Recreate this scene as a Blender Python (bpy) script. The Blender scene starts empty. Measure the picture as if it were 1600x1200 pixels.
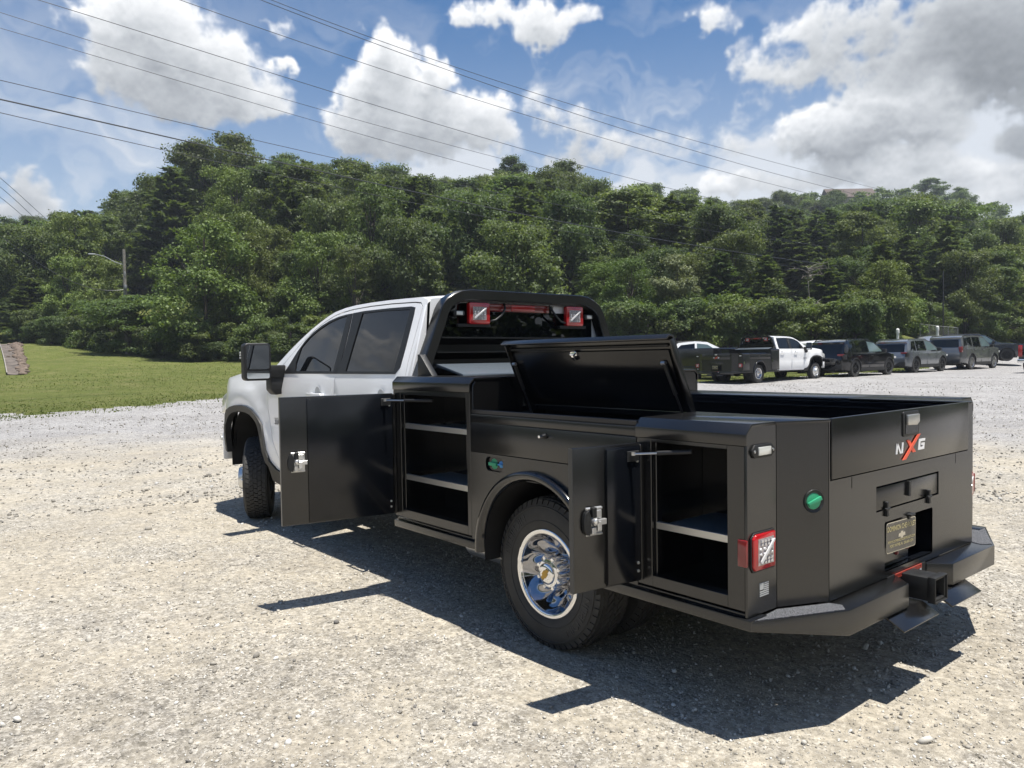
import bpy, bmesh, math, random
import numpy as np
from mathutils import Vector, Matrix
from mathutils.geometry import delaunay_2d_cdt
R_ = math.radians
random.seed(7); rng = np.random.default_rng(7)
scene = bpy.context.scene
COL = scene.collection

# ------------------------------------------------------------------ camera
FPX = 1203.07
CAM = np.array([2.954, -3.7329, 1.5071])
YAW, PIT, ROL = 2.4496, -0.0328, -0.0162
FW = np.array([math.cos(YAW)*math.cos(PIT), math.sin(YAW)*math.cos(PIT), math.sin(PIT)])
RT = np.cross(FW, [0, 0, 1]); RT /= np.linalg.norm(RT); UP = np.cross(RT, FW)
RTR = math.cos(ROL)*RT + math.sin(ROL)*UP; UPR = -math.sin(ROL)*RT + math.cos(ROL)*UP
cd = bpy.data.cameras.new('camera'); cam = bpy.data.objects.new('camera', cd); COL.objects.link(cam)
cd.sensor_width = 36.0; cd.lens = FPX/1600*36; cd.clip_start = 0.05; cd.clip_end = 5000
M = Matrix.Identity(4)
for i in range(3):
    M[i][0] = RTR[i]; M[i][1] = UPR[i]; M[i][2] = -FW[i]; M[i][3] = CAM[i]
cam.matrix_world = M
scene.camera = cam
FH = np.array([math.cos(YAW), math.sin(YAW)]); RH = np.array([math.sin(YAW), -math.cos(YAW)])

def place(u, D):
    """ground position seen in column u of the photograph, D metres ahead of the camera"""
    t = (u-800)/FPX*D
    return CAM[0]+FH[0]*D+RH[0]*t, CAM[1]+FH[1]*D+RH[1]*t
def sight(u, v, D):
    d = FW+(u-800)/FPX*RTR-(v-600)/FPX*UPR
    return CAM+d*D
def vh(u): return 573.5-.01625*u

# ------------------------------------------------------------------ light and view
SUN = np.array([0.21, 0.045, 1.0]); SUN /= np.linalg.norm(SUN)
sun_el = math.asin(SUN[2]); sun_az = math.atan2(SUN[1], SUN[0])
ld = bpy.data.lights.new('sun', 'SUN'); ld.energy = 3.9; ld.angle = R_(0.53); ld.color = (1.0, .955, .88)
lo = bpy.data.objects.new('sun', ld); COL.objects.link(lo)
lo.rotation_euler = Vector((-SUN).tolist()).to_track_quat('-Z', 'Y').to_euler(); lo.location = (0, 0, 60)
scene.view_settings.view_transform = 'Standard'; scene.view_settings.look = 'None'
scene.view_settings.gamma = 1; scene.view_settings.exposure = 0.97; scene.view_settings.use_curve_mapping = False
scene.render.engine = 'CYCLES'
cy = scene.cycles
cy.max_bounces = 6; cy.diffuse_bounces = 3; cy.glossy_bounces = 3; cy.transmission_bounces = 3; cy.transparent_max_bounces = 6
cy.sample_clamp_indirect = 6.0; cy.caustics_reflective = False; cy.caustics_refractive = False

# ---- world: Nishita sky with a sheet of cumulus computed below
def vnoise(x, y, seed, wrapx=None):
    r = np.random.default_rng(seed); N = 256
    g = r.random((N, N)).astype(np.float32)
    xi = np.floor(x).astype(np.int64); yi = np.floor(y).astype(np.int64)
    fx = (x-xi).astype(np.float32); fy = (y-yi).astype(np.float32)
    fx = fx*fx*(3-2*fx); fy = fy*fy*(3-2*fy)
    if wrapx: x0 = xi % wrapx; x1 = (xi+1) % wrapx
    else: x0 = xi % N; x1 = (xi+1) % N
    y0 = yi % N; y1 = (yi+1) % N
    return (g[y0 % N, x0 % N]*(1-fx)*(1-fy)+g[y0, x1 % N]*fx*(1-fy)+g[y1, x0 % N]*(1-fx)*fy+g[y1, x1 % N]*fx*fy)
def fbm(x, y, base, octv, seed, gain=.5, billow=False, wrap=True):
    s = 0; a = 1; tot = 0
    for o in range(octv):
        k = base*2**o
        n = vnoise(x*k+o*17.3*(0 if wrap else 1), y*k+o*31.7, seed+o, None)
        if billow: n = 1-np.abs(2*n-1)
        s = s+a*n; tot += a; a *= gain
    return s/tot

def cloud_image():
    W, H = 5120, 1280
    az = (np.arange(W)+.5)/W*2*np.pi-np.pi      # relative to the view axis, + = right
    el = (np.arange(H)+.5)/H*(np.pi/2)
    A, E = np.meshgrid(az.astype(np.float32), el.astype(np.float32))
    def ang(u, v):
        d = FW+(u-800)/FPX*RTR-(v-600)/FPX*UPR; d = d/np.linalg.norm(d)
        return math.atan2(d[:2]@RH, d[:2]@FH), math.asin(d[2])
    # (u, v, rx, ry, weight, greyness)
    P = [(230,45,85,55,1.15,.0),(300,95,110,60,1.15,.1),(190,110,60,45,1.,.3),(380,140,70,38,1.,.15),(270,150,105,38,.9,.75),(430,168,35,18,.75,.2),(235,10,50,30,.9,0),
         (622,90,48,42,1.1,0),(690,105,35,32,1.,.0),(610,160,75,60,1.15,.1),(690,180,95,50,1.05,.35),(575,200,52,45,.95,.5),(755,185,52,45,1.1,.05),(650,232,120,30,.7,.8),(790,215,45,28,.7,.3),
         (450,100,22,16,.75,.1),(435,35,38,17,.6,.1),(770,8,58,24,.8,.2),(850,22,65,34,.95,.15),(905,0,55,22,.8,.2),(570,40,25,12,.45,.1),
         (1125,20,40,40,.62,.3),(1150,75,45,40,.66,.3),(1215,95,60,34,.66,.3),(1190,150,50,30,.5,.3),(1290,20,60,34,.70,.35),(1290,95,60,44,.74,.45),(1370,45,70,45,.80,.5),(1410,110,85,50,.9,.65),(1500,40,90,60,1.0,.8),(1530,110,80,48,1.05,1.),(1600,60,80,80,1.05,.95),(1600,150,50,34,.7,1.),(1230,40,40,30,.5,.3),(1460,165,50,24,.55,.7),
         (1300,185,48,38,1.25,.0),(1370,170,68,38,1.3,.0),(1440,160,45,38,1.2,.0),(1440,195,48,28,1.1,.3),(1330,215,85,24,1.,.85),
         (1420,245,60,26,1.,.1),(1470,268,70,28,1.,.3),(1340,255,80,24,.75,.7),(1150,290,55,24,1.,.1),(1230,285,70,24,.7,.6),(1290,282,70,20,.75,.5),(1560,290,60,30,1.,.15),(1590,225,55,38,1.,1.),(1530,215,30,18,.5,.7),
         (850,150,50,50,.55,.3),(900,190,80,34,.6,.4),(1000,180,110,30,.38,.35),(880,245,70,30,.65,.7),(960,225,90,34,.6,.5),(1080,220,120,40,.5,.5),(1180,220,80,34,.5,.4),(970,130,90,26,.25,.3),
         (35,305,42,26,.85,.75),(60,330,50,24,.75,.6),(5,330,30,20,.6,.8),(140,195,34,15,.45,.2),(100,265,160,40,.25,.3),(250,230,130,40,.22,.3),(420,235,120,40,.3,.4),(560,260,120,30,.4,.5)]
    # billowing displacement of the lookup position
    nx = fbm(A, E, 9, 5, 11, .55); ny = fbm(A, E, 9, 5, 41, .55)
    bx = fbm(A, E, 26, 4, 71, .6, True); by = fbm(A, E, 26, 4, 91, .6, True)
    dA = (nx-.5)*.085+(bx-.5)*.030; dE = (ny-.5)*.060+(by-.5)*.024
    A2 = A+dA; E2 = E+dE
    S = np.zeros_like(A); G = np.zeros_like(A); Wt = np.full_like(A, 1e-4)
    for (u, v, rx, ry, w, g) in P:
        a, e = ang(u, v); kx = rx/FPX*1.0; ky = ry/FPX*1.0
        i0 = max(0, int((e-3*ky)/(np.pi/2)*H)); i1 = min(H, int((e+3*ky)/(np.pi/2)*H)+2)
        j0 = int((a-3*kx+np.pi)/(2*np.pi)*W); j1 = int((a+3*kx+np.pi)/(2*np.pi)*W)+2
        sl = (slice(i0, i1), slice(j0, j1))
        q = ((A2[sl]-a)/kx)**2+((E2[sl]-e)/ky)**2
        f = w*np.exp(-q*.9)
        S[sl] = (S[sl]**5+np.minimum(f, 1.1)**5)**.2
        G[sl] += f*f*g; Wt[sl] += f*f
    # the rest of the sky: the same broken cumulus on a plane overhead
    zc = np.sin(E)+.10; px = np.cos(E)*np.sin(A)/zc; py = np.cos(E)*np.cos(A)/zc
    px = px+dA*6; py = py+dE*6
    gen = fbm(px+50, py+50, .55, 6, 131, .55, False, False)
    gen2 = fbm(px+9, py+80, 1.7, 5, 151, .55, True, False)
    gl = np.clip((gen*.75+gen2*.25-.535)*8.5, 0, 1.4)
    infr = np.clip(1-np.maximum((np.abs(A)-R_(36))/R_(10), (E-R_(29))/R_(8)), 0, 1)
    S = np.maximum(S, gl*(1-infr)); G += .40*(1-infr)*gl; Wt += (1-infr)*gl
    G = G/Wt
    fine = fbm(A, E, 55, 5, 171, .6); fineb = fbm(A, E, 38, 5, 191, .6, True)
    dens = S+((fine-.5)*.42+(bx-.5)*.34+(fineb-.5)*.26)*np.clip(S*1.8, 0, 1)+(nx-.5)*.30*np.clip(S*3, .3, 1)
    al = np.clip((dens-.42)/.36, 0, 1); al = al*al*(3-2*al)
    # light falls from high above: thickness seen looking up through the cloud
    dc = np.clip(dens-.3, 0, 1.2)
    cs = np.cumsum(dc, 0); k = int(R_(2.6)/(np.pi/2)*H)
    up = np.zeros_like(cs); up[:-k] = cs[k:]-cs[:-k]; up[-k:] = cs[-1]-cs[-k:]; up /= k
    k2 = 5; up2 = np.zeros_like(cs); up2[:-k2] = cs[k2:]-cs[:-k2]; up2 /= k2
    relief = np.clip((dc-up2)*2.2, -.5, .7)
    lum = np.exp(-up*1.35)*.74+.32+relief*.26+(fineb-.5)*.12
    lum = lum*(1-G*.52)
    lum = np.clip(lum, .16, 1.0)
    # thin high haze of cloud low in the sky
    vn = fbm(A+(nx-.5)*.3, E*2.6+(ny-.5)*.5+A*.25, 4, 6, 211, .58)
    veil = np.clip((R_(27)-E)/R_(17), 0, 1)*(.10+np.clip((vn-.40)*4.0, 0, 1)*1.15)*(.55+.45*np.clip((A+R_(12))/R_(10), 0, 1))+np.clip((R_(24)-E)/R_(20), 0, 1)**1.5*.52
    veil = np.clip(veil, 0, .82)
    alpha = 1-(1-al)*(1-veil)
    tone = (lum*al+(1-al)*veil*.78)/np.maximum(al+(1-al)*veil, 1e-3)
    img = np.ones((H, W, 4), np.float32)
    cool = np.clip(1-tone, 0, 1)
    img[..., 0] = tone*(1-.16*cool); img[..., 1] = tone*(1-.07*cool); img[..., 2] = tone*(1+.03*cool); img[..., 3] = 1
    img[..., :3] = np.clip(img[..., :3], 0, 1)
    im = bpy.data.images.new('cloud_map', W, H, alpha=True, float_buffer=True)
    im.colorspace_settings.name = 'Non-Color'; im.alpha_mode = 'CHANNEL_PACKED'
    img[..., 3] = alpha
    im.pixels.foreach_set(img.ravel()); im.update(); im.pack()
    return im

world = bpy.data.worlds.new('World'); scene.world = world; world.use_nodes = True
nt = world.node_tree; nt.nodes.clear()
N = nt.nodes.new; L = nt.links.new
def mth(op, a, b=None, c=None):
    n = N('ShaderNodeMath'); n.operation = op
    for i, s in enumerate((a, b, c)):
        if s is None: continue
        if isinstance(s, (int, float)): n.inputs[i].default_value = s
        else: L(s, n.inputs[i])
    return n.outputs[0]
sky = N('ShaderNodeTexSky'); sky.sky_type = 'NISHITA'; sky.sun_disc = False
sky.sun_elevation = sun_el; sky.sun_rotation = math.pi/2-sun_az; sky.air_density = 1.0; sky.dust_density = .6; sky.ozone_density = 2.2; sky.altitude = 300
tc = N('ShaderNodeTexCoord'); sp = N('ShaderNodeSeparateXYZ'); L(tc.outputs['Generated'], sp.inputs[0])
X, Y, Z = sp.outputs
fwd = mth('ADD', mth('MULTIPLY', X, float(FH[0])), mth('MULTIPLY', Y, float(FH[1])))
rgt = mth('ADD', mth('MULTIPLY', X, float(RH[0])), mth('MULTIPLY', Y, float(RH[1])))
azn = mth('ADD', mth('DIVIDE', mth('ARCTAN2', rgt, fwd), 2*math.pi), .5)
eln = mth('DIVIDE', mth('ARCSINE', mth('MINIMUM', mth('MAXIMUM', Z, 0.0), .9999)), math.pi/2)
cb = N('ShaderNodeCombineXYZ'); L(azn, cb.inputs[0]); L(eln, cb.inputs[1])
ti = N('ShaderNodeTexImage'); ti.image = cloud_image(); ti.interpolation = 'Cubic'; ti.extension = 'EXTEND'; L(cb.outputs[0], ti.inputs[0])
bg = N('ShaderNodeBackground'); hs_ = N('ShaderNodeHueSaturation'); hs_.inputs['Saturation'].default_value = 1.34; hs_.inputs['Value'].default_value = .78; L(sky.outputs[0], hs_.inputs['Color']); L(hs_.outputs[0], bg.inputs[0]); bg.inputs[1].default_value = .076
bgc = N('ShaderNodeBackground'); L(ti.outputs[0], bgc.inputs[0]); bgc.inputs[1].default_value = .61
mx = N('ShaderNodeMixShader'); L(ti.outputs[1], mx.inputs[0]); L(bg.outputs[0], mx.inputs[1]); L(bgc.outputs[0], mx.inputs[2])
wo = N('ShaderNodeOutputWorld'); L(mx.outputs[0], wo.inputs[0])
world.cycles.sampling_method = 'MANUAL'; world.cycles.sample_map_resolution = 1024

# ------------------------------------------------------------------ helpers
def tag(o, label=None, cat=None, group=None, kind=None):
    if label: o['label'] = label
    if cat: o['category'] = cat
    if group: o['group'] = group
    if kind: o['kind'] = kind
    return o
def empty(name, loc=(0, 0, 0), rz=0, parent=None):
    o = bpy.data.objects.new(name, None); o.empty_display_size = .3
    o.location = loc; o.rotation_euler = (0, 0, rz); COL.objects.link(o); o.parent = parent
    return o
class MB:
    def __init__(s): s.v = []; s.f = []; s.m = []
    def add(s, vs, fs, mi=0):
        o = len(s.v); s.v += [tuple(map(float, p)) for p in vs]; s.f += [tuple(i+o for i in f) for f in fs]
        s.m += [mi]*len(fs); return s
    def box(s, x0, x1, y0, y1, z0, z1, mi=0, T=None):
        if x0 > x1: x0, x1 = x1, x0
        if y0 > y1: y0, y1 = y1, y0
        if z0 > z1: z0, z1 = z1, z0
        vs = [(x0,y0,z0),(x1,y0,z0),(x1,y1,z0),(x0,y1,z0),(x0,y0,z1),(x1,y0,z1),(x1,y1,z1),(x0,y1,z1)]
        if T is not None: vs = [tuple(T @ Vector(p)) for p in vs]
        return s.add(vs, [(0,3,2,1),(4,5,6,7),(0,1,5,4),(1,2,6,5),(2,3,7,6),(3,0,4,7)], mi)
    def prism(s, poly, ax, a, b, mi=0, T=None):
        """poly extruded along axis ax from a to b; poly coords are the two other axes in xyz order"""
        n = len(poly)
        def P(p, c):
            if ax == 'x': q = (c, p[0], p[1])
            elif ax == 'y': q = (p[0], c, p[1])
            else: q = (p[0], p[1], c)
            return tuple(T @ Vector(q)) if T is not None else q
        vs = [P(p, a) for p in poly]+[P(p, b) for p in poly]
        fs = [tuple(range(n)), tuple(range(2*n-1, n-1, -1))]+[(i, i+n, (i+1) % n+n, (i+1) % n) for i in range(n)]
        return s.add(vs, fs, mi)
    def tube(s, pts, r, n=8, mi=0, cap=True, r2=None):
        pts = [Vector(p) for p in pts]; k = len(pts); o = []
        up = Vector((0, 0, 1)); prev = None
        for i, p in enumerate(pts):
            t = (pts[min(i+1, k-1)]-pts[max(i-1, 0)]).normalized()
            if prev is None:
                a = t.cross(up)
                if a.length < 1e-3: a = t.cross(Vector((1, 0, 0)))
                a.normalize()
            else:
                a = (prev-t*prev.dot(t)).normalized()
            prev = a; b = t.cross(a)
            rr = r if r2 is None else r+(r2-r)*i/(k-1)
            o += [p+a*(rr*math.cos(2*math.pi*j/n))+b*(rr*math.sin(2*math.pi*j/n)) for j in range(n)]
        fs = [(i*n+j, i*n+(j+1) % n, (i+1)*n+(j+1) % n, (i+1)*n+j) for i in range(k-1) for j in range(n)]
        if cap: fs += [tuple(range(n-1, -1, -1)), tuple((k-1)*n+j for j in range(n))]
        return s.add(o, fs, mi)
    def lathe(s, prof, c=(0, 0, 0), ax='y', n=32, mi=0, T=None, close=False):
        """prof: list of (radius, along-axis)"""
        vs = []
        for (r, h) in prof:
            for j in range(n):
                a = 2*math.pi*j/n; x, z = r*math.cos(a), r*math.sin(a)
                p = (c[0]+x, c[1]+h, c[2]+z) if ax == 'y' else ((c[0]+x, c[1]+z, c[2]+h) if ax == 'z' else (c[0]+h, c[1]+x, c[2]+z))
                vs.append(tuple(T @ Vector(p)) if T is not None else p)
        k = len(prof)
        fs = [(i*n+j, i*n+(j+1) % n, (i+1)*n+(j+1) % n, (i+1)*n+j) for i in range(k-1) for j in range(n)]
        if close: fs += [tuple(range(n)), tuple((k-1)*n+j for j in range(n))]
        return s.add(vs, fs, mi)
    def sweep(s, prof, path, frames, mi=0, closed=False):
        """prof [(a,b)] placed at path[i]+A_i*a+B_i*b"""
        m = len(prof); vs = []
        for p, (A, B) in zip(path, frames):
            vs += [Vector(p)+Vector(A)*a+Vector(B)*b for a, b in prof]
        fs = [(i*m+j, i*m+(j+1) % m, (i+1)*m+(j+1) % m, (i+1)*m+j) for i in range(len(path)-1) for j in range(m)]
        fs += [tuple(range(m-1, -1, -1)), tuple((len(path)-1)*m+j for j in range(m))]
        return s.add(vs, fs, mi)
    def mirror_y(s): s.v = [(x, -y, z) for x, y, z in s.v]; s.f = [tuple(reversed(f)) for f in s.f]; return s
    def build(s, name, mats, parent=None, bevel=0, seg=2, smooth=27, recalc=True, label=None, weld=False):
        me = bpy.data.meshes.new(name); me.from_pydata(s.v, [], s.f)
        if not isinstance(mats, (list, tuple)): mats = [mats]
        for m in mats: me.materials.append(m)
        me.polygons.foreach_set('material_index', s.m)
        if recalc or bevel or weld:
            bm = bmesh.new(); bm.from_mesh(me)
            if weld: bmesh.ops.remove_doubles(bm, verts=bm.verts, dist=weld if isinstance(weld, float) else 1e-4)
            if recalc: bmesh.ops.recalc_face_normals(bm, faces=bm.faces)
            if bevel:
                ed = [e for e in bm.edges if len(e.link_faces) == 2 and e.calc_face_angle(0) > R_(28)]
                bmesh.ops.bevel(bm, geom=ed, offset=bevel, segments=seg, affect='EDGES', clamp_overlap=True, profile=.5)
            bm.to_mesh(me); bm.free()
        if smooth:
            me.shade_smooth(); me.set_sharp_from_angle(angle=R_(smooth))
        o = bpy.data.objects.new(name, me); COL.objects.link(o); o.parent = parent
        if label: o['label'] = label
        return o
def inpoly(pts, poly):
    pts = np.asarray(pts); x, y = pts[:, 0], pts[:, 1]; r = np.zeros(len(pts), bool); n = len(poly)
    for i in range(n):
        x0, y0 = poly[i]; x1, y1 = poly[(i+1) % n]
        if y0 == y1: continue
        c = ((y0 > y) != (y1 > y)) & (x < (x1-x0)*(y-y0)/(y1-y0)+x0); r ^= c
    return r
def cdt(outline, holes=(), step=0.0):
    vs = []; es = []
    for lp in [outline]+list(holes):
        o = len(vs); n = len(lp); vs += [Vector(p) for p in lp]; es += [(o+i, o+(i+1) % n) for i in range(n)]
    if step:
        a = np.array(outline); x0, y0 = a.min(0); x1, y1 = a.max(0)
        gx = np.arange(x0+step*.5, x1, step); gy = np.arange(y0+step*.5, y1, step)
        g = np.stack(np.meshgrid(gx, gy), -1).reshape(-1, 2); k = inpoly(g, outline)
        for h in holes: k &= ~inpoly(g, h)
        vs += [Vector(p) for p in g[k].tolist()]
    ov, oe, of, *_ = delaunay_2d_cdt(vs, es, [], 0, 1e-5, False)
    V = np.array([(p.x, p.y) for p in ov]); F = np.array([tuple(f) for f in of if len(f) == 3])
    c = V[F].mean(1); k = inpoly(c, outline)
    for h in holes: k &= ~inpoly(c, h)
    return V, F[k]
def skin(mb, outline, holes, fy, step=.12, mi=0, thick=0, ax='y'):
    """sheet over (a,b) polygon; third coordinate fy(a,b). ax y: (x,z)->y ; ax x: (y,z)->x"""
    V, F = cdt(outline, holes, step)
    def P(a, b, d):
        c = fy(a, b)
        if ax == 'y': return (a, c+d*(1 if c < 0 else -1), b)
        return (c-d, a, b)
    mb.add([P(a, b, 0) for a, b in V], [tuple(f) for f in F.tolist()], mi)
    if thick:
        for lp in [outline]+list(holes):
            n = len(lp)
            mb.add([P(a, b, 0) for a, b in lp]+[P(a, b, thick) for a, b in lp], [(i, (i+1) % n, (i+1) % n+n, i+n) for i in range(n)], mi)
    return mb
def rrect(x0, x1, y0, y1, r, n=4):
    o = []
    for cx_, cy_, a0 in ((x1-r, y1-r, 0), (x0+r, y1-r, 90), (x0+r, y0+r, 180), (x1-r, y0+r, 270)):
        o += [(cx_+r*math.cos(R_(a0+90*i/n)), cy_+r*math.sin(R_(a0+90*i/n))) for i in range(n+1)]
    return o
def arc(cx_, cy_, r, a0, a1, n): return [(cx_+r*math.cos(R_(a0+(a1-a0)*i/n)), cy_+r*math.sin(R_(a0+(a1-a0)*i/n))) for i in range(n+1)]
_font = {}
def text_geo(txt, size, ext=0.0, bold=0.0, ax=1.0):
    cu = bpy.data.curves.new('t', 'FONT'); cu.body = txt; cu.size = size; cu.extrude = ext; cu.offset = bold
    cu.align_x = 'CENTER'; cu.align_y = 'CENTER'; cu.resolution_u = 3
    o = bpy.data.objects.new('t', cu); COL.objects.link(o)
    dg = bpy.context.evaluated_depsgraph_get(); me = bpy.data.meshes.new_from_object(o.evaluated_get(dg))
    vs = [tuple(v.co) for v in me.vertices]; fs = [tuple(p.vertices) for p in me.polygons]
    bpy.data.objects.remove(o); bpy.data.curves.remove(cu); bpy.data.meshes.remove(me)
    return vs, fs

# ------------------------------------------------------------------ materials
def mat(name, col=(.5, .5, .5), rough=.5, metal=0.0, coat=0.0, spec=.5, emit=None, es=1.0):
    m = bpy.data.materials.new(name); m.use_nodes = True; b = m.node_tree.nodes['Principled BSDF']
    b.inputs['Base Color'].default_value = (*col, 1); b.inputs['Roughness'].default_value = rough; b.inputs['Metallic'].default_value = metal
    b.inputs['Coat Weight'].default_value = coat; b.inputs['Coat Roughness'].default_value = .04; b.inputs['Specular IOR Level'].default_value = spec
    if emit: b.inputs['Emission Color'].default_value = (*emit, 1); b.inputs['Emission Strength'].default_value = es
    return m
def noisy(m, scale=8, amt=.1, rough_amt=0.0, bump=0.0, bscale=None, detail=4, coord='Object'):
    """multiplies the base colour by noise and may add rough variation and bump"""
    t = m.node_tree; b = t.nodes['Principled BSDF']; n = t.nodes.new; l = t.links.new
    tc = n('ShaderNodeTexCoord'); no = n('ShaderNodeTexNoise'); no.inputs['Scale'].default_value = scale; no.inputs['Detail'].default_value = detail
    l(tc.outputs[coord], no.inputs['Vector'])
    c = b.inputs['Base Color'].default_value[:]
    if amt:
        r = n('ShaderNodeMapRange'); r.inputs[1].default_value = .3; r.inputs[2].default_value = .7; r.inputs[3].default_value = 1-amt; r.inputs[4].default_value = 1+amt
        l(no.outputs[0], r.inputs[0])
        mx = n('ShaderNodeVectorMath'); mx.operation = 'SCALE'; mx.inputs[0].default_value = c[:3]; l(r.outputs[0], mx.inputs['Scale']); l(mx.outputs[0], b.inputs['Base Color'])
    if rough_amt:
        r2 = n('ShaderNodeMapRange'); r2.inputs[1].default_value = .3; r2.inputs[2].default_value = .7
        q = b.inputs['Roughness'].default_value; r2.inputs[3].default_value = max(q-rough_amt, .01); r2.inputs[4].default_value = q+rough_amt
        l(no.outputs[0], r2.inputs[0]); l(r2.outputs[0], b.inputs['Roughness'])
    if bump:
        n2 = n('ShaderNodeTexNoise'); n2.inputs['Scale'].default_value = bscale or scale; n2.inputs['Detail'].default_value = 3; l(tc.outputs[coord], n2.inputs['Vector'])
        bp = n('ShaderNodeBump'); bp.inputs['Strength'].default_value = bump; bp.inputs['Distance'].default_value = .002; l(n2.outputs[0], bp.inputs['Height']); l(bp.outputs[0], b.inputs['Normal'])
    return m
MT = {}
MT['black'] = noisy(mat('black_powder_coat', (.0078, .0078, .0080), .23, 0, 0, .80), 3, .06, .02, .05, 2.2)
MT['black_in'] = noisy(mat('black_inner_paint', (.0045, .0055, .0078), .17), 3, .06, .02)
MT['black_pl'] = noisy(mat('black_plastic', (.012, .0125, .013), .5), 60, .15, .05, .3, 300)
MT['flare_gloss'] = mat('gloss_black_flare', (.006, .006, .007), .13, 0, .6)
MT['rubber'] = noisy(mat('tyre_rubber', (.040, .039, .037), .75), 18, .25, .06, .25, 120)
MT['letter'] = mat('tyre_letter', (.038, .038, .038), .55)
MT['white'] = noisy(mat('white_car_paint', (.90, .905, .91), .28, 0, .8), 3, .01)
MT['chrome'] = mat('chrome', (.86, .86, .87), .045, 1)
MT['chromed'] = mat('dark_chrome', (.36, .36, .38), .06, 1)
MT['alu'] = mat('brushed_aluminium', (.60, .59, .56), .38, .9)
MT['shelf'] = noisy(mat('shelf_steel', (.30, .34, .37), .30, .55), 6, .10, .03)
MT['latch'] = mat('zinc_latch', (.74, .74, .73), .30, .75)
MT['steel'] = mat('zinc_steel', (.55, .55, .55), .3, 1)
MT['glass'] = mat('tinted_glass', (.003, .0038, .0052), .015, 0, .0, .50)
MT['red'] = mat('red_lens', (.42, .008, .012), .12, 0, .7)
MT['redd'] = mat('dark_red_lens', (.20, .012, .014), .15, 0, .7)
MT['led'] = mat('led_reflector', (.72, .72, .74), .18, .7)
MT['ledb'] = noisy(mat('led_background', (.40, .36, .36), .3, .4), 60, .4)
MT['led2'] = mat('led_bar', (.60, .60, .60), .3)
MT['clear'] = mat('clear_lamp', (.75, .76, .72), .12, .3, .5)
MT['green'] = mat('green_plastic', (.035, .33, .17), .38)
MT['blue'] = mat('blue_plastic', (.07, .30, .62), .38)
MT['wht'] = mat('white_vinyl', (.82, .82, .82), .4)
MT['org'] = mat('orange_vinyl', (.78, .10, .045), .4)
MT['redtape'] = mat('red_tape', (.36, .055, .035), .45)
MT['gold'] = mat('gold_print', (.46, .40, .20), .4)
MT['goldb'] = mat('gold_badge', (.42, .27, .06), .25, .6)
MT['plate'] = noisy(mat('plate_face', (.10, .095, .085), .22, .5), 9, .35)
MT['platew'] = mat('plate_rim', (.62, .58, .48), .25, .7)
MT['sill'] = mat('grey_rail', (.03, .032, .034), .33)
MT['chassis'] = noisy(mat('chassis_black', (.012, .012, .012), .6), 8, .3)
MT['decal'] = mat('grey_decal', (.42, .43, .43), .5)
MT['glassl'] = mat('seethrough_tone_glass', (.10, .145, .15), .04, 0, 0, .8)  # opaque glass, the daylight seen through it put into the colour
MT['seat'] = mat('seat_cloth', (.03, .03, .032), .8)
MT['sky_sheen'] = mat('black_top_sky_sheen', (.105, .125, .145), .25, 0, .4)  # black shelf top with the reflected sky put into its base colour
def grip_mat():
    m = mat('grip_tape', (.1, .1, .1), .75); t = m.node_tree; b = t.nodes['Principled BSDF']; n = t.nodes.new; l = t.links.new
    tc = n('ShaderNodeTexCoord'); vo = n('ShaderNodeTexNoise'); vo.inputs['Scale'].default_value = 190; vo.inputs['Detail'].default_value = 2; l(tc.outputs['Object'], vo.inputs['Vector'])
    cr = n('ShaderNodeValToRGB'); cr.color_ramp.elements[0].position = .42; cr.color_ramp.elements[0].color = (.02, .022, .026, 1); cr.color_ramp.elements[1].position = .62; cr.color_ramp.elements[1].color = (.15, .155, .17, 1)
    l(vo.outputs[0], cr.inputs[0]); l(cr.outputs[0], b.inputs['Base Color'])
    bp = n('ShaderNodeBump'); bp.inputs['Strength'].default_value = .8; bp.inputs['Distance'].default_value = .003; l(vo.outputs[0], bp.inputs['Height']); l(bp.outputs[0], b.inputs['Normal'])
    return m
MT['grip'] = grip_mat()

# ================================================================== SERVICE TRUCK
W = 1.181; XA, XB, XC, XD_, X2 = -1.318, -.499, .7206, 1.2695, 1.3702
Y1, Y2 = .9766, .7509
ZS, ZRT, ZRB = .5166, .4916, .4478
ZTF, ZCF, ZFF = 1.4055, 1.3721, 1.3233
ZMT, ZA, ZB, ZC = 1.2294, 1.2066, 1.1589, .9967
ZTR, ZCR, ZFR = 1.2421, 1.2035, 1.1585
SILH = [(-3.76, 1.45), (-3.651, 1.515), (-3.50, 1.606), (-3.343, 1.690), (-3.16, 1.778), (-2.992, 1.843), (-2.88, 1.882), (-2.776, 1.909), (-2.62, 1.931), (-2.441, 1.943), (-2.2, 1.948), (-1.957, 1.948), (-1.72, 1.944), (-1.502, 1.935), (-1.43, 1.918)]
def cab_y(x, z):
    if z >= 1.41:
        y = .97-.28*(z-1.41)
    else:
        t = min(1, (1.41-z)/.16); y = .97+.028*(t*t*(3-2*t))
        if z < .78: y -= .05*((.78-z)/.32)**2
        y -= .010*math.exp(-((z-.95)/.06)**2)
    if x < -4.72: y -= .30*((-4.72-x)/.66)**2
    r = math.hypot(x+4.42, z-.58)
    if z < 1.3: y += .028*math.exp(-((r-.60)/.13)**2)
    return y
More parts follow.
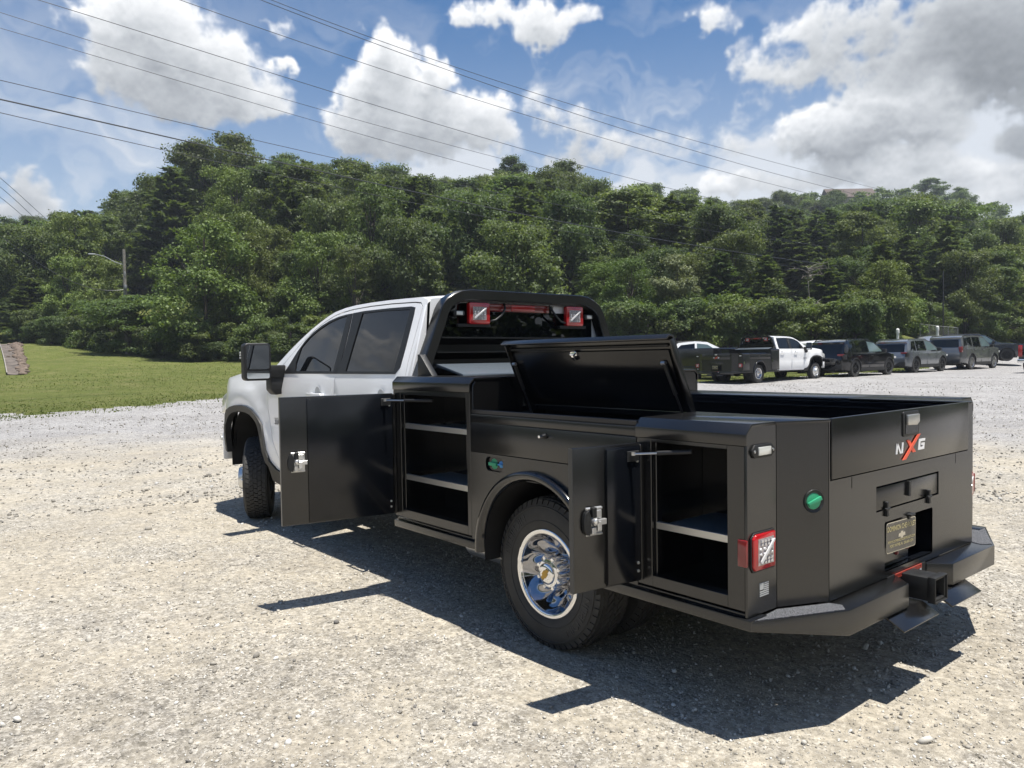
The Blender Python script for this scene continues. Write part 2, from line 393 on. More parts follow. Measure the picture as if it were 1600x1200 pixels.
def tyre(root_name, parent, c, rot, width, tread, outward=-1, letters=True):
    """a tyre of radius .40 with carved tread; c = centre, rot = turn about z"""
    T = Matrix.Translation(Vector(c)) @ Matrix.Rotation(rot, 4, 'Z')
    R0 = .398; h = width/2; mb = MB()
    prof = [(.222, -h*.80), (.236, -h*.93), (.262, -h*1.0), (.30, -h*1.03), (.335, -h*1.0), (.362, -h*.94), (.380, -h*.87), (R0-.012, -h*.76), (R0-.009, -h*.4), (R0-.009, 0), (R0-.009, h*.4), (R0-.012, h*.76), (.380, h*.87), (.362, h*.94), (.335, h*1.0), (.30, h*1.03), (.262, h*1.0), (.236, h*.93), (.222, h*.80)]
    mb.lathe(prof, n=72, T=T)
    # ridges on the sidewall
    for rr, yy in ((.350, .985), (.276, 1.02)):
        for sg in (-1, 1): mb.lathe([(rr-.004, sg*(h*yy-.001)), (rr-.002, sg*(h*yy+.0025)), (rr+.002, sg*(h*yy+.0025)), (rr+.004, sg*(h*yy-.001))], n=72, T=T)
    # tread blocks
    nb = 54; rows = 5; rw = (h*1.56)/rows
    for ro in range(rows):
        yc = -h*.78+rw*(ro+.5); edge = ro in (0, rows-1)
        for k in range(nb):
            a0 = 2*math.pi*(k+(.5 if ro % 2 else 0))/nb; da = 2*math.pi/nb*(.74 if tread else .84)
            sk = (.35 if tread else .12)*(1 if ro % 2 else -1)*2*math.pi/nb
            y0, y1 = yc-rw*.44, yc+rw*.44
            rt = R0-(.006 if edge else 0)
            vs = []
            for (yy, ss, rb) in ((y0, -sk, R0-.014 - (.004 if ro == 0 else 0)), (y1, sk, R0-.014-(.004 if ro == rows-1 else 0))):
                for (a, r_) in ((a0+ss, rb), (a0+da+ss, rb), (a0+da+ss, rt), (a0+ss, rt)):
                    vs.append(tuple(T @ Vector((r_*math.cos(a), yy, r_*math.sin(a)))))
            mb.add(vs, [(0, 1, 2, 3), (7, 6, 5, 4), (0, 4, 5, 1), (1, 5, 6, 2), (2, 6, 7, 3), (3, 7, 4, 0)])
            if edge and tread:
                sg = -1 if ro == 0 else 1; vs = []
                for (r_, yy, o) in ((.362, h*.945, 0), (.386, h*.85, 0), (.386, h*.85+.007, 1), (.362, h*.945+.006, 1)):
                    for a in (a0, a0+da): vs.append(tuple(T @ Vector((r_*math.cos(a), sg*yy, r_*math.sin(a)))))
                mb.add(vs, [(0, 2, 3, 1), (2, 4, 5, 3), (4, 6, 7, 5), (6, 0, 1, 7), (0, 6, 4, 2), (1, 3, 5, 7)])
    o = mb.build('tyre', MT['rubber'], parent, smooth=30, recalc=True)
    if letters:
        vs, fs = text_geo('MICHELIN', .062, .0015); lb = MB()
        for a_c in (-.62, 2.52):
            pv = []; lb = MB()
            for (x, y, z) in vs:
                a = a_c+x/.312; r_ = .312-y*1.0
                pv.append(tuple(T @ Vector((r_*math.cos(a), outward*(h*1.028+z), r_*math.sin(a)))))
            lb.add(pv, fs); lb.build('tyre_lettering', MT['letter'], parent, smooth=0)
    return o
def dually_rim(parent, c, rot, sg):
    """sg -1: faces -y"""
    T = Matrix.Translation(Vector(c)) @ Matrix.Rotation(rot, 4, 'Z') @ (Matrix.Identity(4) if sg < 0 else Matrix.Scale(-1, 4, (0, 1, 0)))
    nr, na = 22, 128; vs = []
    rs = np.linspace(.060, .204, nr)
    for i, r_ in enumerate(rs):
        t = (r_-.060)/.144
        base = .108*(1-t)**.0 if False else None
        for j in range(na):
            a = 2*math.pi*j/na
            d = .010+.105*(1-min(t, 1)**2.6)                       # deep dish
            if t < .25: d = .117-.055*(1-t/.25)**2
            lobe = .5+.5*math.cos(8*a+.6)
            w = math.exp(-((t-.52)/.26)**2)
            d -= .050*w*(lobe**.8)-.012*w
            vs.append(tuple(T @ Vector((r_*math.cos(a), d, r_*math.sin(a)))))
    fs = [(i*na+j, i*na+(j+1) % na, (i+1)*na+(j+1) % na, (i+1)*na+j) for i in range(nr-1) for j in range(na)]
    rim = MB().add(vs, fs).lathe([(.204, .012), (.2065, -.002), (.211, -.006), (.228, -.009), (.234, -.006), (.237, .004), (.235, .03)], n=96, T=T).lathe([(.235, .03), (.22, .06), (.215, .20)], n=64, T=T)
    rim.m = [0 if i < (nr-1)*na*1.0 else 1 for i in range(len(rim.m))]; rim = rim.build('rim', [MT['chromed'], MT['chrome']], parent, smooth=50, recalc=True, weld=True)
    sm = MB()
    for k in range(8):
        a = 2*math.pi*(k+.0)/8-.075
        for q in range(1):
            r0, r1 = .102, .150
            pts = [(r0+(r1-r0)*u, v) for u, v in ((0, -.10), (.2, -.16), (1, -.13), (1.05, 0), (1, .13), (.2, .16), (0, .10))]
            vv = []
            for dd in (0.0, .006):
                for (r_, da) in pts:
                    t = (r_-.060)/.144; d = .012+.105*(1-t**2.6)
                    w = math.exp(-((t-.60)/.24)**2); d += .034*w*.95-.010-dd
                    vv.append(tuple(T @ Vector((r_*math.cos(a+da), d+.012, r_*math.sin(a+da)))))
            n = len(pts)
    hub = MB().lathe([(0, -.016), (.030, -.015), (.050, -.012), (.056, -.006), (.057, .002), (.062, .003), (.072, .006), (.076, .014), (.076, .10)], n=40, T=T)
    for k in range(8):
        a = 2*math.pi*(k+.5)/8
        hub.lathe([(0, .006), (.009, .006), (.0125, .010), (.0135, .06)], c=(.081*math.cos(a), 0, .081*math.sin(a)), n=12, T=T)
    hb = hub.build('hub_cap', MT['chrome'], parent, smooth=40)
    bt = MB().prism([(-.034, -.010), (-.013, -.010), (-.013, -.017), (.013, -.017), (.015, -.010), (.036, -.010), (.031, .010), (.013, .010), (.013, .017), (-.013, .017), (-.015, .010), (-.036, .010)], 'y', -.0190, -.0150, T=T @ Matrix.Rotation(R_(-52), 4, 'Y'))
    bt.build('badge', MT['goldb'], hb, smooth=0)
    return rim
def latch(parent, T):
    """chrome paddle latch back; local: x along door, y out of the face (-), z up, centred"""
    m = MB()
    m.box(-.030, .052, -.004, .002, -.060, .060, T=T); m.box(-.030, .052, -.010, -.004, -.058, -.050, T=T); m.box(-.030, .052, -.010, -.004, .050, .058, T=T)
    m.box(-.010, .040, -.020, -.004, .018, .048, T=T); m.box(-.004, .062, -.026, -.010, -.014, .010, T=T); m.box(.010, .030, -.034, -.010, -.036, .004, T=T)
    m.lathe([(0, -.044), (.010, -.044), (.013, -.040), (.013, -.01)], c=(-.002, 0, .006), n=14, T=T); m.box(-.016, .004, -.030, -.004, -.048, -.020, T=T)
    o = m.build('latch', MT['latch'], parent, bevel=.0015, seg=1)
    k = MB().prism([(-.050, -.030), (-.040, -.050), (-.022, -.054), (-.016, -.02), (-.016, .03), (-.028, .052), (-.044, .040), (-.052, .01)], 'y', -.022, 0, T=T).box(-.012, .010, -.028, -.006, .020, .062, T=T)
    k.build('latch_body', MT['black_pl'], parent, bevel=.002, seg=1)
    return o
def led_lens(parent, T, w, h, name='lens', diag=True):
    """LED pattern pieces on a lens; local x right, z up, facing -y"""
    m = MB(); MB().box(-w/2, w/2, 0, .003, -h/2, h/2, T=T).build('lens_base', MT['ledb'], parent, smooth=0)
    for i in range(4):
        x = -w*.30+i*w*.2
        for zz in (-h*.40, -h*.27, h*.27, h*.40): m.prism([(x-w*.05, zz-h*.04), (x+w*.045, zz-h*.04), (x+w*.06, zz+h*.04), (x-w*.03, zz+h*.04)], 'y', -.005, .001, T=T)
    for i in range(4):
        for j in range(2):
            m.lathe([(0, -.006), (w*.05, -.005), (w*.075, .001)], c=(-w*.36+i*w*.24, 0, -h*.09+j*h*.19), n=7, T=T)
    o = m.build(name, MT['led'], parent, smooth=0)
    if diag:
        MB().prism([(-w*.44, -h*.40), (-w*.36, -h*.42), (w*.44, h*.34), (w*.46, h*.42), (w*.38, h*.42), (-w*.44, -h*.32)], 'y', -.010, -.004, T=T).build('led_bar', MT['led2'], parent, bevel=.001, seg=1)
    return o

def build_truck(label, cat, group=None, open_left=True, detail=True):
    root = tag(empty('service_truck'), label, cat, group)
    BK, BI = MT['black'], MT['black_in']
    def side(mb, s): return mb.mirror_y() if s > 0 else mb
    for s in (-1, 1):
        xb = XB if s < 0 else -.72
        XD = XD_ if s < 0 else 1.2220
        # ---------------- front cabinet: frame, walls, cap
        m = MB()
        hx0, hx1, hz0, hz1 = -1.232, -.533, .570, 1.292
        if s > 0: hx1 = -.76
        for b in ((XA, hx0, ZS, ZFF), (hx1, xb, ZS, ZFF), (hx0, hx1, ZS, hz0), (hx0, hx1, hz1, ZFF)):
            m.box(b[0], b[1], -W, -W+.022, b[2], b[3])
        m.prism([(-W+.022, ZS), (-W+.022, ZCF-.012), (-W+.045, ZTF-.018), (-.79, ZTF-.018), (-.79, ZS)], 'x', XA, XA+.012)
        m.prism([(-W+.022, ZS), (-W+.022, ZCF-.012), (-W+.045, ZTF-.018), (-.79, ZTF-.018), (-.79, ZS)], 'x', xb-.012, xb)
        m.box(XA+.012, xb-.012, -.802, -.79, ZS, ZTF-.02)
        m.box(XA+.012, xb-.012, -W+.022, -.802, ZS, ZS+.012)
        for xr in (-1.05, -.78):                       # ribs on the back wall
            m.box(xr, xr+.012, -.812, -.802, ZS+.02, ZTF-.03); m.box(xr+.02, xr+.026, -.808, -.802, ZS+.02, ZTF-.03)
        # inner jamb returns
        m.box(hx0-.004, hx0+.010, -W+.022, -W+.060, hz0-.01, hz1+.01); m.box(hx1-.010, hx1+.004, -W+.022, -W+.060, hz0-.01, hz1+.01)
        m.box(hx0+.010, hx1-.010, -W+.024, -W+.060, hz0-.012, hz0-.001); m.box(hx0+.010, hx1-.010, -W+.024, -W+.060, hz1+.001, hz1+.012)
        fc = side(m, s).build('front_cabinet', BK, root, bevel=.0025, seg=1)
        m = MB().prism([(-W-.004, ZFF), (-W-.004, ZCF), (-W+.032, ZTF), (-.785, ZTF), (-.785, ZTF-.016), (-W+.040, ZTF-.016), (-W+.006, ZCF-.006), (-W+.006, ZFF)], 'x', XA-.003, xb+.003)
        side(m, s).build('cabinet_top', BK, fc, bevel=.0025)
        if s < 0 and open_left:
            for (z0, z1) in ((1.080, 1.112), (.756, .790)):
                q = MB().box(-1.214, -.560, -.815, -W+.026, z0+.006, z0+.011, 0).box(-1.214, -.560, -W+.022, -W+.026, z0, z1, 1).box(-1.214, -.560, -W+.026, -W+.040, z1-.003, z1, 1)
                for xx in (-1.19, -.60): q.lathe([(0, .004), (.006, .003), (.007, 0)], c=(xx, -.86, z0+.011), ax='z', n=8, mi=1)
                q.build('shelf', [MT['shelf'], MT['alu']], fc, bevel=.001, seg=1)
        # ---------------- rear cabinet
        m = MB(); rx0, rx1, rz0, rz1 = .800, (1.180 if s < 0 else 1.16), .567, 1.140
        for b in ((XC, rx0, ZS, ZFR), (rx1, XD-.0125, ZS, ZFR), (rx0, rx1, ZS, rz0), (rx0, rx1, rz1, ZFR)): m.box(b[0], b[1], -W, -W+.022, b[2], b[3])
        m.box(XC, XC+.012, -W+.022, -.72, ZS, ZTR-.018); m.box(XD-.03, XD-.016, -W+.022, -.72, ZS, ZTR-.018)
        m.box(XC+.012, XD-.03, -.732, -.72, ZS, ZTR-.018); m.box(XC+.012, XD-.03, -W+.022, -.732, ZS, ZS+.012)
        for xr in (.94,): m.box(xr, xr+.010, -.742, -.732, ZS+.02, ZTR-.03); m.box(xr+.018, xr+.024, -.738, -.732, ZS+.02, ZTR-.03); m.box(xr+.034, xr+.04, -.738, -.732, ZS+.02, ZTR-.03)
        m.box(rx0-.004, rx0+.010, -W+.022, -W+.060, rz0-.01, rz1+.01); m.box(rx1-.010, rx1+.004, -W+.022, -W+.060, rz0-.01, rz1+.01)
        m.box(rx0+.010, rx1-.010, -W+.024, -W+.060, rz0-.012, rz0-.001); m.box(rx0+.010, rx1-.010, -W+.024, -W+.060, rz1+.001, rz1+.012)
        # rear faces of the corner
        m.prism([(-W, ZRT+.001), (-W, ZCR-.002), (-W+.031, ZTR-.006), (-Y1, ZTR-.006), (-Y1, ZRT+.001)], 'x', XD-.012, XD)
        m.prism([(XD, -Y1-.001), (X2, -Y2-.001), (X2-.012, -Y2+.006), (XD-.011, -Y1+.010)], 'z', ZRT+.001, ZTR-.006)
        rc = side(m, s).build('rear_cabinet', BK, root, bevel=.0025, seg=1)
        # cap of rear cabinet: fascia, chamfer, deck
        m = MB().prism([(-W-.004, ZFR), (-W-.004, ZCR), (-W+.032, ZTR), (-W+.20, ZTR), (-W+.20, ZTR-.014), (-W+.040, ZTR-.014), (-W+.006, ZCR-.006), (-W+.006, ZFR)], 'x', XC-.006, XD+.001)
        m.prism([(XC-.006, -W+.199), (XD+.002, -W+.199), (X2+.001, -Y2-.003), (X2+.001, -.712), (XC-.055, -.712)], 'z', ZTR-.014, ZTR-.001)
        side(m, s).build('cabinet_top', BK, rc, bevel=.002)
        if s < 0 and open_left:
            z0, z1 = .766, .796
            q = MB().box(rx0+.004, rx1-.004, -.735, -W+.026, z0+.006, z0+.011, 0).box(rx0+.004, rx1-.004, -W+.022, -W+.026, z0, z1, 1).box(rx0+.004, rx1-.004, -W+.026, -W+.040, z1-.003, z1, 1)
            q.lathe([(0, .006), (.007, .004), (.008, 0)], c=(.95, -.80, z0+.011), ax='z', n=8, mi=1)
            q.build('shelf', [MT['shelf'], MT['alu']], rc, bevel=.001, seg=1)
        # ---------------- middle side panels with wheel arch
        AX, AZ, AR = .03, .47, .425
        xm0 = xb+.004
        lower = [(xm0, ZS-.012), (AX-AR, ZS-.012)]+[p for p in arc(AX, AZ, AR, 173, 7, 26)]+[(AX+AR, ZS-.012), (XC-.003, ZS-.012), (XC-.003, ZC-.003), (xm0, ZC-.003)]
        fuel = rrect(-.360, -.212, .902, .980, .028) if s < 0 else None
        m = MB(); skin(m, lower, [fuel] if fuel else [], lambda a, b: -W, .3, thick=.012)
        side(m, s).build('side_panel', BK, root, smooth=30)
        m = MB().box(xm0, XC-.003, -W, -W+.012, ZC+.002, ZB-.002)
        up = side(m, s).build('upper_side_panel', BK, root, bevel=.002)
        m = MB().box(xm0, XC-.008, -W-.001, -W+.014, ZB+.003, ZA-.003)
        side(m, s).build('side_rail', BK, root, bevel=.003)
        m = MB().box(xm0, XC-.008, -W+.008, -W+.026, ZA, ZMT+.0).box(xm0, XC-.05, -.76, -.71, ZMT-.02, ZMT+.008)
        m.box(xb-.02, XC+.02, -W+.014, -.60, .872, .884).box(xm0, XC, -.722, -.710, .86, ZMT).box(xm0, XC, -W+.03, -.722, .90, .912).box(xm0, XC, -W+.013, -W+.018, .9, ZMT-.02)
        side(m, s).build('side_box', BI, root, bevel=.002, seg=1)
        # push-button knob
        kb = MB().lathe([(.014, 0), (.014, -.006), (.010, -.008), (.009, -.02), (.0, -.02)], c=(.125, -W-.001, 1.121), n=18, mi=0).lathe([(.0075, -.020), (.0075, -.040), (.0, -.0405)], c=(.125, -W-.001, 1.121), n=16, mi=1)
        side(kb, s).build('push_knob', [MT['black_pl'], MT['chrome']], root, smooth=40)
        # arch flare
        pr = [(0, 0), (.006, -.020), (.022, -.036), (.042, -.036), (.052, -.026), (.052, 0)]
        path = []; fr = []
        for i in range(33):
            a = R_(183-186*i/32); path.append((AX+AR*math.cos(a), -W, AZ+AR*math.sin(a))); fr.append(((math.cos(a), 0, math.sin(a)), (0, 1, 0)))
        m = MB(); m.sweep([(a-.012, b) for a, b in pr], path, fr)
        side(m, s).build('wheel_flare', MT['flare_gloss'], root, smooth=50)
        # well liner
        m = MB(); pts = arc(AX, AZ, AR+.004, 190, -10, 24)
        vs = [(x, -W+.01, z) for x, z in pts]+[(x, -.52, z) for x, z in pts]; n = len(pts)
        m.add(vs, [(i, i+1, n+i+1, n+i) for i in range(n-1)]); m.add([(x, -.52, z) for x, z in pts], [tuple(range(n))])
        side(m, s).build('wheel_well', MT['chassis'], root)
        # bottom rails and sill strip
        m = MB().box(XA, AX-AR-.004, -W-.010, -W+.10, ZRB, ZRT).box(XA+.004, AX-AR-.01, -W+.014, -W+.03, ZRT-.001, ZS-.012)
        side(m, s).build('rub_rail', BK, root, bevel=.003)
        m = MB().box(AX+AR+.004, XD_+.022, -W-.010, -W+.10, ZRB, ZRT).box(AX+AR+.01, XD-.02, -W+.014, -W+.03, ZRT-.001, ZS-.012)
        side(m, s).build('rub_rail', BK, root, bevel=.003)
        # bed inner wall with hinge line
        m = MB().box(-1.0, X2-.02, -.708, -.700, .86, ZTR-.02).box(-.6, 1.28, -.7115, -.690, ZTR-.058, ZTR-.052)
        for hx in (-.1, .95): m.box(hx, hx+.06, -.712, -.682, ZTR-.062, ZTR-.034)
        side(m, s).build('bed_wall', BI, root, bevel=.001, seg=1)
        # corner lamp, marker lamp
        T = Matrix.Translation((XD, 0, 0)) @ Matrix.Rotation(R_(90), 4, 'Z')      # local x -> +y, local -y -> +x
        yl = -1.079 if s < 0 else 1.079
        lf = MB().prism([(yl-.079, .690), (yl-.067, .672), (yl+.072, .672), (yl+.072, .813), (yl-.060, .813), (yl-.079, .797)], 'y', -.016, 0, T=T)
        if s > 0: lf = MB().prism([(yl+.079, .690), (yl+.067, .672), (yl-.072, .672), (yl-.072, .813), (yl+.060, .813), (yl+.079, .797)], 'y', -.016, 0, T=T)
        tl = lf.build('tail_light', MT['red'], root, bevel=.005)
        led_lens(tl, Matrix.Translation((XD+.0165, yl+.003*(-s), .743)) @ Matrix.Rotation(R_(90), 4, 'Z'), .108, .104)
        wr = MB().box(1.232, XD+.003, -W-.010, -W+.003, .692, .797); side(wr, s).build('side_lens', MT['redd'], tl, bevel=.004)
        gk = MB().prism([(yl-.084, .686), (yl-.070, .664), (yl+.078, .664), (yl+.078, .819), (yl-.062, .819), (yl-.084, .801)], 'y', -.006, 0, T=T)
        gk.build('gasket', MT['black_pl'], tl, bevel=.002, seg=1)
        ml = MB().prism([(yl-.078, 1.128), (yl-.060, 1.108), (yl+.055, 1.108), (yl+.080, 1.128), (yl+.080, 1.140), (yl+.055, 1.160), (yl-.060, 1.160), (yl-.078, 1.140)], 'y', -.010, 0, T=T).build('work_lamp', MT['black_pl'], root, bevel=.003)
        MB().box(yl-.040, yl+.044, -.016, -.008, 1.118, 1.150, T=T).build('lens', MT['clear'], ml, bevel=.002)
        sc = MB()
        for yy in (yl-.062, yl+.066): sc.lathe([(0, -.014), (.0055, -.012), (.006, -.008)], c=(yy, 0, 1.134), n=10, T=T)
        sc.build('screw', MT['steel'], ml)
        # flag decal
        if s < 0:
            d = MB(); d.box(yl+.045-.033-.033+.0, yl+.045-.033, -.003, 0, .592, .618, T=T)
            x0 = yl-.021
            d = MB().box(x0, x0+.026, -.0025, 0, .588, .614, T=T)
            for k in range(7):
                z = .562+k*.0078
                xa = x0 if k < 3 else x0+.029
                d.box(xa, x0+.062, -.0025, 0, z, z+.0042, T=T)
            d.build('flag_decal', MT['decal'], root, smooth=0)
    # ---------------- left: fuel cup, caps
    m = MB(); f0 = rrect(-.360, -.212, .902, .980, .028)
    vs = [(x, -W+.001, z) for x, z in f0]+[(x, -W+.075, z) for x, z in f0]; n = len(f0)
    m.add(vs, [(i, (i+1) % n, n+(i+1) % n, n+i) for i in range(n)]+[tuple(range(n, 2*n))])
    fu = m.build('fuel_cup', MT['black_pl'], root)
    g = MB().lathe([(0, 0), (.030, 0), (.031, .008), (.030, .05)], c=(-.300, -W+.012, .941), n=28).box(-.334, -.270, -W-.004, -W+.012, .932, .950)
    g.build('fuel_cap', MT['green'], fu, bevel=.002, seg=1)
    MB().lathe([(0, 0), (.018, 0), (.019, .006), (.018, .05)], c=(-.240, -W+.010, .943), n=24).box(-.256, -.224, -W-.002, -W+.012, .939, .947).build('def_cap', MT['blue'], fu, bevel=.0015, seg=1)
    # green cap on the angled corner
    nrm = Vector((Y1-Y2, -(X2-XD_), 0)).normalized(); cpos = Vector((1.342, -.826, .911)); ax = Vector((0, 0, 1)).cross(nrm)
    cpos = Vector((XD_, -Y1, .911)).lerp(Vector((X2, -Y2, .911)), .70)
    T = Matrix.Translation(cpos) @ Matrix(((ax.x, -nrm.x, 0, 0), (ax.y, -nrm.y, 0, 0), (0, 0, 1, 0), (0, 0, 0, 1)))
    ring = MB().lathe([(.036, -.001), (.046, -.006), (.048, -.002), (.048, .0)], n=36, T=T).lathe([(.038, -.002), (.036, .02)], n=36, T=T)
    rg = ring.build('filler_ring', MT['black_pl'], root)
    c2 = MB().lathe([(0, -.003), (.031, -.003), (.035, .001), (.036, .012)], n=36, T=T)
    TT = T @ Matrix.Rotation(R_(-24), 4, 'Y')
    c2.box(-.033, .033, -.014, -.003, -.0085, .0085, T=TT)
    c2.build('filler_cap', MT['green'] if open_left else MT['black_pl'], rg, bevel=.002)
    # ---------------- bed floor, bulkhead shelf
    MB().box(-1.0, X2-.014, -.70, .70, .84, .86).box(-1.30, -.40, -.80, .80, .825, .835).build('bed_floor', BI, root)
    MB().box(-1.030, -1.010, -.785, .785, .845, 1.402).build('bulkhead', BK, root)
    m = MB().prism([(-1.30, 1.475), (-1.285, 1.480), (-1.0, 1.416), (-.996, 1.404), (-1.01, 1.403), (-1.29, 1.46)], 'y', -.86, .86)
    m.build('bulkhead_shelf', MT['sky_sheen'], root, bevel=.002)
    # ---------------- rear wall
    rec = rrect(-.261, .251, .519, .745, .010, 2); acc = [(-.340, .800), (.322, .800), (.322, .915), (-.340, .915)]
    m = MB(); low = [(-Y2, ZRT), (Y2, ZRT), (Y2, .986), (-Y2, .986)]
    s1 = [(-.561-.003, .935), (-.561+.003, .935), (-.561+.003, .9845), (-.561-.003, .9845)]; s2 = [(.531-.003, .935), (.531+.003, .935), (.531+.003, .9845), (.531-.003, .9845)]
    skin(m, low, [rec, acc, s1, s2], lambda a, b: X2, .25, thick=.010, ax='x')
    m.box(X2-.006, X2, -Y2, -.742, .986, ZTR-.002).box(X2-.006, X2, .690, Y2, .986, ZTR-.002)
    m.build('rear_wall', BK, root, smooth=30)
    MB().box(X2-.030, X2-.014, -.74, .74, .77, ZTR-.03).build('rear_frame', BI, root)
    # plate recess
    m = MB(); n = len(rec); vs = [(X2, y, z) for y, z in rec]+[(X2-.13, y, z) for y, z in rec]
    m.add(vs, [(i, (i+1) % n, n+(i+1) % n, n+i) for i in range(n)]+[tuple(range(n, 2*n))])
    m.box(X2-.11, X2-.035, -.262, .06, .522, .745); m.box(X2-.115, X2-.060, .06, .11, .53, .74)
    rcs = m.build('plate_recess', BI, root)
    tg = MB().box(X2-.010, X2+.006, -.735, .684, .992, ZTR+.001)
    tgo = tg.build('tailgate', BK, root, bevel=.003)
    # tailgate latch
    m = MB().prism(rrect(-.098, .070, 1.118, 1.234, .012), 'x', X2+.004, X2+.012)
    lt = m.build('tailgate_latch', MT['black_pl'], tgo, bevel=.003)
    MB().box(X2+.010, X2+.014, -.078, .050, 1.130, 1.222).build('latch_pocket', BI, lt)
    MB().prism([(-.074, 1.172), (.020, 1.168), (.046, 1.182), (.046, 1.218), (-.074, 1.218)], 'x', X2+.012, X2+.026).build('paddle', MT['alu'], lt, bevel=.003)
    # NXG lettering
    xf = X2+.0062
    def stroke(polys, m_, name, z0=xf, dz=.003):
        mb = MB()
        for p in polys: mb.prism(p, 'x', z0, z0+dz)
        mb.build(name, m_, tgo, smooth=0)
    stroke([[(-.166, 1.044), (-.153, 1.044), (-.145, 1.092), (-.158, 1.092)], [(-.157, 1.092), (-.143, 1.092), (-.112, 1.044), (-.126, 1.044)], [(-.110, 1.044), (-.097, 1.044), (-.089, 1.092), (-.102, 1.092)]], MT['wht'], 'letter_n')
    stroke([[(-.056, 1.100), (-.026, 1.100), (.040, 1.038), (.008, 1.038)]], MT['org'], 'letter_x', xf, .003)
    stroke([[(-.106, 1.012), (-.072, 1.012), (.084, 1.120), (.054, 1.120)]], MT['org'], 'letter_x', xf+.0035, .003)
    stroke([[(.076, 1.094), (.144, 1.094), (.142, 1.083), (.092, 1.083), (.087, 1.056), (.116, 1.056), (.118, 1.064), (.100, 1.064), (.102, 1.074), (.138, 1.074), (.132, 1.044), (.066, 1.044)]], MT['wht'], 'letter_g')
    # access door in rear wall
    m = MB().box(X2-.012, X2-.002, -.336, .314, .806, .907)
    ad = m.build('access_door', BK, root, bevel=.003)
    m = MB().prism([(-.036, .838), (-.018, .835), (-.014, .904), (-.034, .908)], 'x', X2-.003, X2+.012).prism([(-.012, .836), (.002, .839), (-.002, .904), (-.010, .904)], 'x', X2-.003, X2+.004)
    m.build('door_pull', MT['black_pl'], ad, bevel=.002, seg=1)
    for yy in (-.248, .196):
        MB().box(X2-.002, X2+.012, yy-.010, yy+.008, .772, .838).lathe([(0, -.022), (.006, -.022), (.006, .022), (0, .022)], c=(X2+.008, yy, .806), n=8).build('hinge', MT['black_pl'], ad, bevel=.002, seg=1)
    # licence plate
    T = Matrix.Translation((X2-.006, -.086, .662)) @ Matrix.Rotation(R_(90), 4, 'Z') @ Matrix.Rotation(R_(1.2), 4, 'Y')
    pl = MB().prism(rrect(-.150, .150, -.070, .070, .014), 'y', -.004, 0, T=T).build('licence_plate', MT['platew'], root, smooth=0)
    MB().prism(rrect(-.146, .146, -.066, .066, .012), 'y', -.0048, -.0038, T=T).build('plate_face', MT['plate'], pl, smooth=0)
    TX = T @ Matrix.Rotation(R_(90), 4, 'X')
    for (txt, sz, yy, bo) in (('DOMINION CHEVROLET', .0235, .039, .0006), ('WWW.DOMINIONCHEVROLET.COM', .0150, -.020, .0004), ('FORT PAYNE, AL  256-845-1574', .0158, -.040, .0005)):
        vs, fs = text_geo(txt, sz*1.12, 0, bo)
        ys = [v[1] for v in vs]; sy = 1.25 if 'DOMINION C' in txt else 1.0
        MB().add([tuple(TX @ Vector((x, y*sy+yy, .0056))) for x, y, z in vs], fs).build('plate_lettering', MT['gold'], pl, smooth=0, recalc=False)
    MB().prism([(-.036, -.006), (-.013, -.006), (-.013, -.014), (.011, -.014), (.013, -.006), (.036, -.004), (.032, .012), (.013, .010), (.013, .018), (-.011, .018), (-.013, .010), (-.032, .010)], 'z', .0050, .0062, T=TX).build('plate_emblem', MT['platew'], pl, smooth=0)
    for k, yy in enumerate((-.225, -.07, .04)):
        q = MB().lathe([(0, .012), (.008, .010), (.0115, 0)], c=(X2-.034, yy, .560+k*.010), ax='x', n=14)
        q.build('marker_light', MT['redd'], rcs)
    MB().box(X2-.02, X2+.018, -.030, .020, .740, .752).box(X2-.008, X2+.004, -.02, .0, .724, .742).build('plate_lamp', MT['black_pl'], root, bevel=.003, seg=1)
    # red reflective strip with lettering
    MB().box(X2+.004, X2+.008, -.170, .110, .474, .494).build('red_strip', MT['redtape'], root, smooth=0)
    vs, fs = text_geo('WWW.NXGTRUCKBEDS.COM', .0195)
    MB().add([(X2+.0085, x-.03, y+.484) for x, y, z in vs], fs).build('strip_lettering', MT['redd'], root, smooth=0, recalc=False)
    MB().box(X2-.03, X2+.004, -.24, .16, .40, ZRT).build('hitch_backing', MT['chassis'], root)
    MB().add([(X2+.0055, .055, .452), (X2+.0055, .115, .448), (X2+.0055, .110, .478)], [(0, 1, 2)]).build('warning_sticker', MT['wht'], root, smooth=0)
    # ---------------- bumper
    for s in (-1, 1):
        XD = XD_
        top = [(XD+.023, -W-.004), (1.4686, -.7795), (1.4686, -.2420), (1.378, -.160), (1.36, -.16), (1.36, -.74), (XD-.06, -Y1+.02), (XD-.06, -W-.004)]
        m = MB().prism(top, 'z', .3811, .4860) if False else MB()
        # outer face slopes: rail height at the side, deeper at the back
        def zb(x, y): return ZRB if x < 1.30 and y < -1.0 else .3811
        n = len(top); vs = [(x, y, .4860) for x, y in top]+[(x, y, zb(x, y)) for x, y in top]
        m.add(vs, [tuple(range(n)), tuple(range(2*n-1, n-1, -1))]+[(i, i+n, (i+1) % n+n, (i+1) % n) for i in range(n)])
        bp = side(m, s).build('bumper', BK, root, bevel=.003)
        g = MB().prism([(XD+.020, -W+.012), (1.455, -.786), (1.42, -.742), (X2+.003, -Y2-.006), (XD+.003 if s < 0 else XD-.044, -Y1-.004)]+([(XD-.044, -W+.012)] if s > 0 else []), 'z', .4862, .4885)
        side(g, s).build('grip_pad', MT['grip'], bp, smooth=0)
        st = MB().prism([(1.36, .372), (1.456, .372), (1.530, .330), (1.526, .322), (1.452, .362), (1.36, .362)], 'y', -.425, -.075)
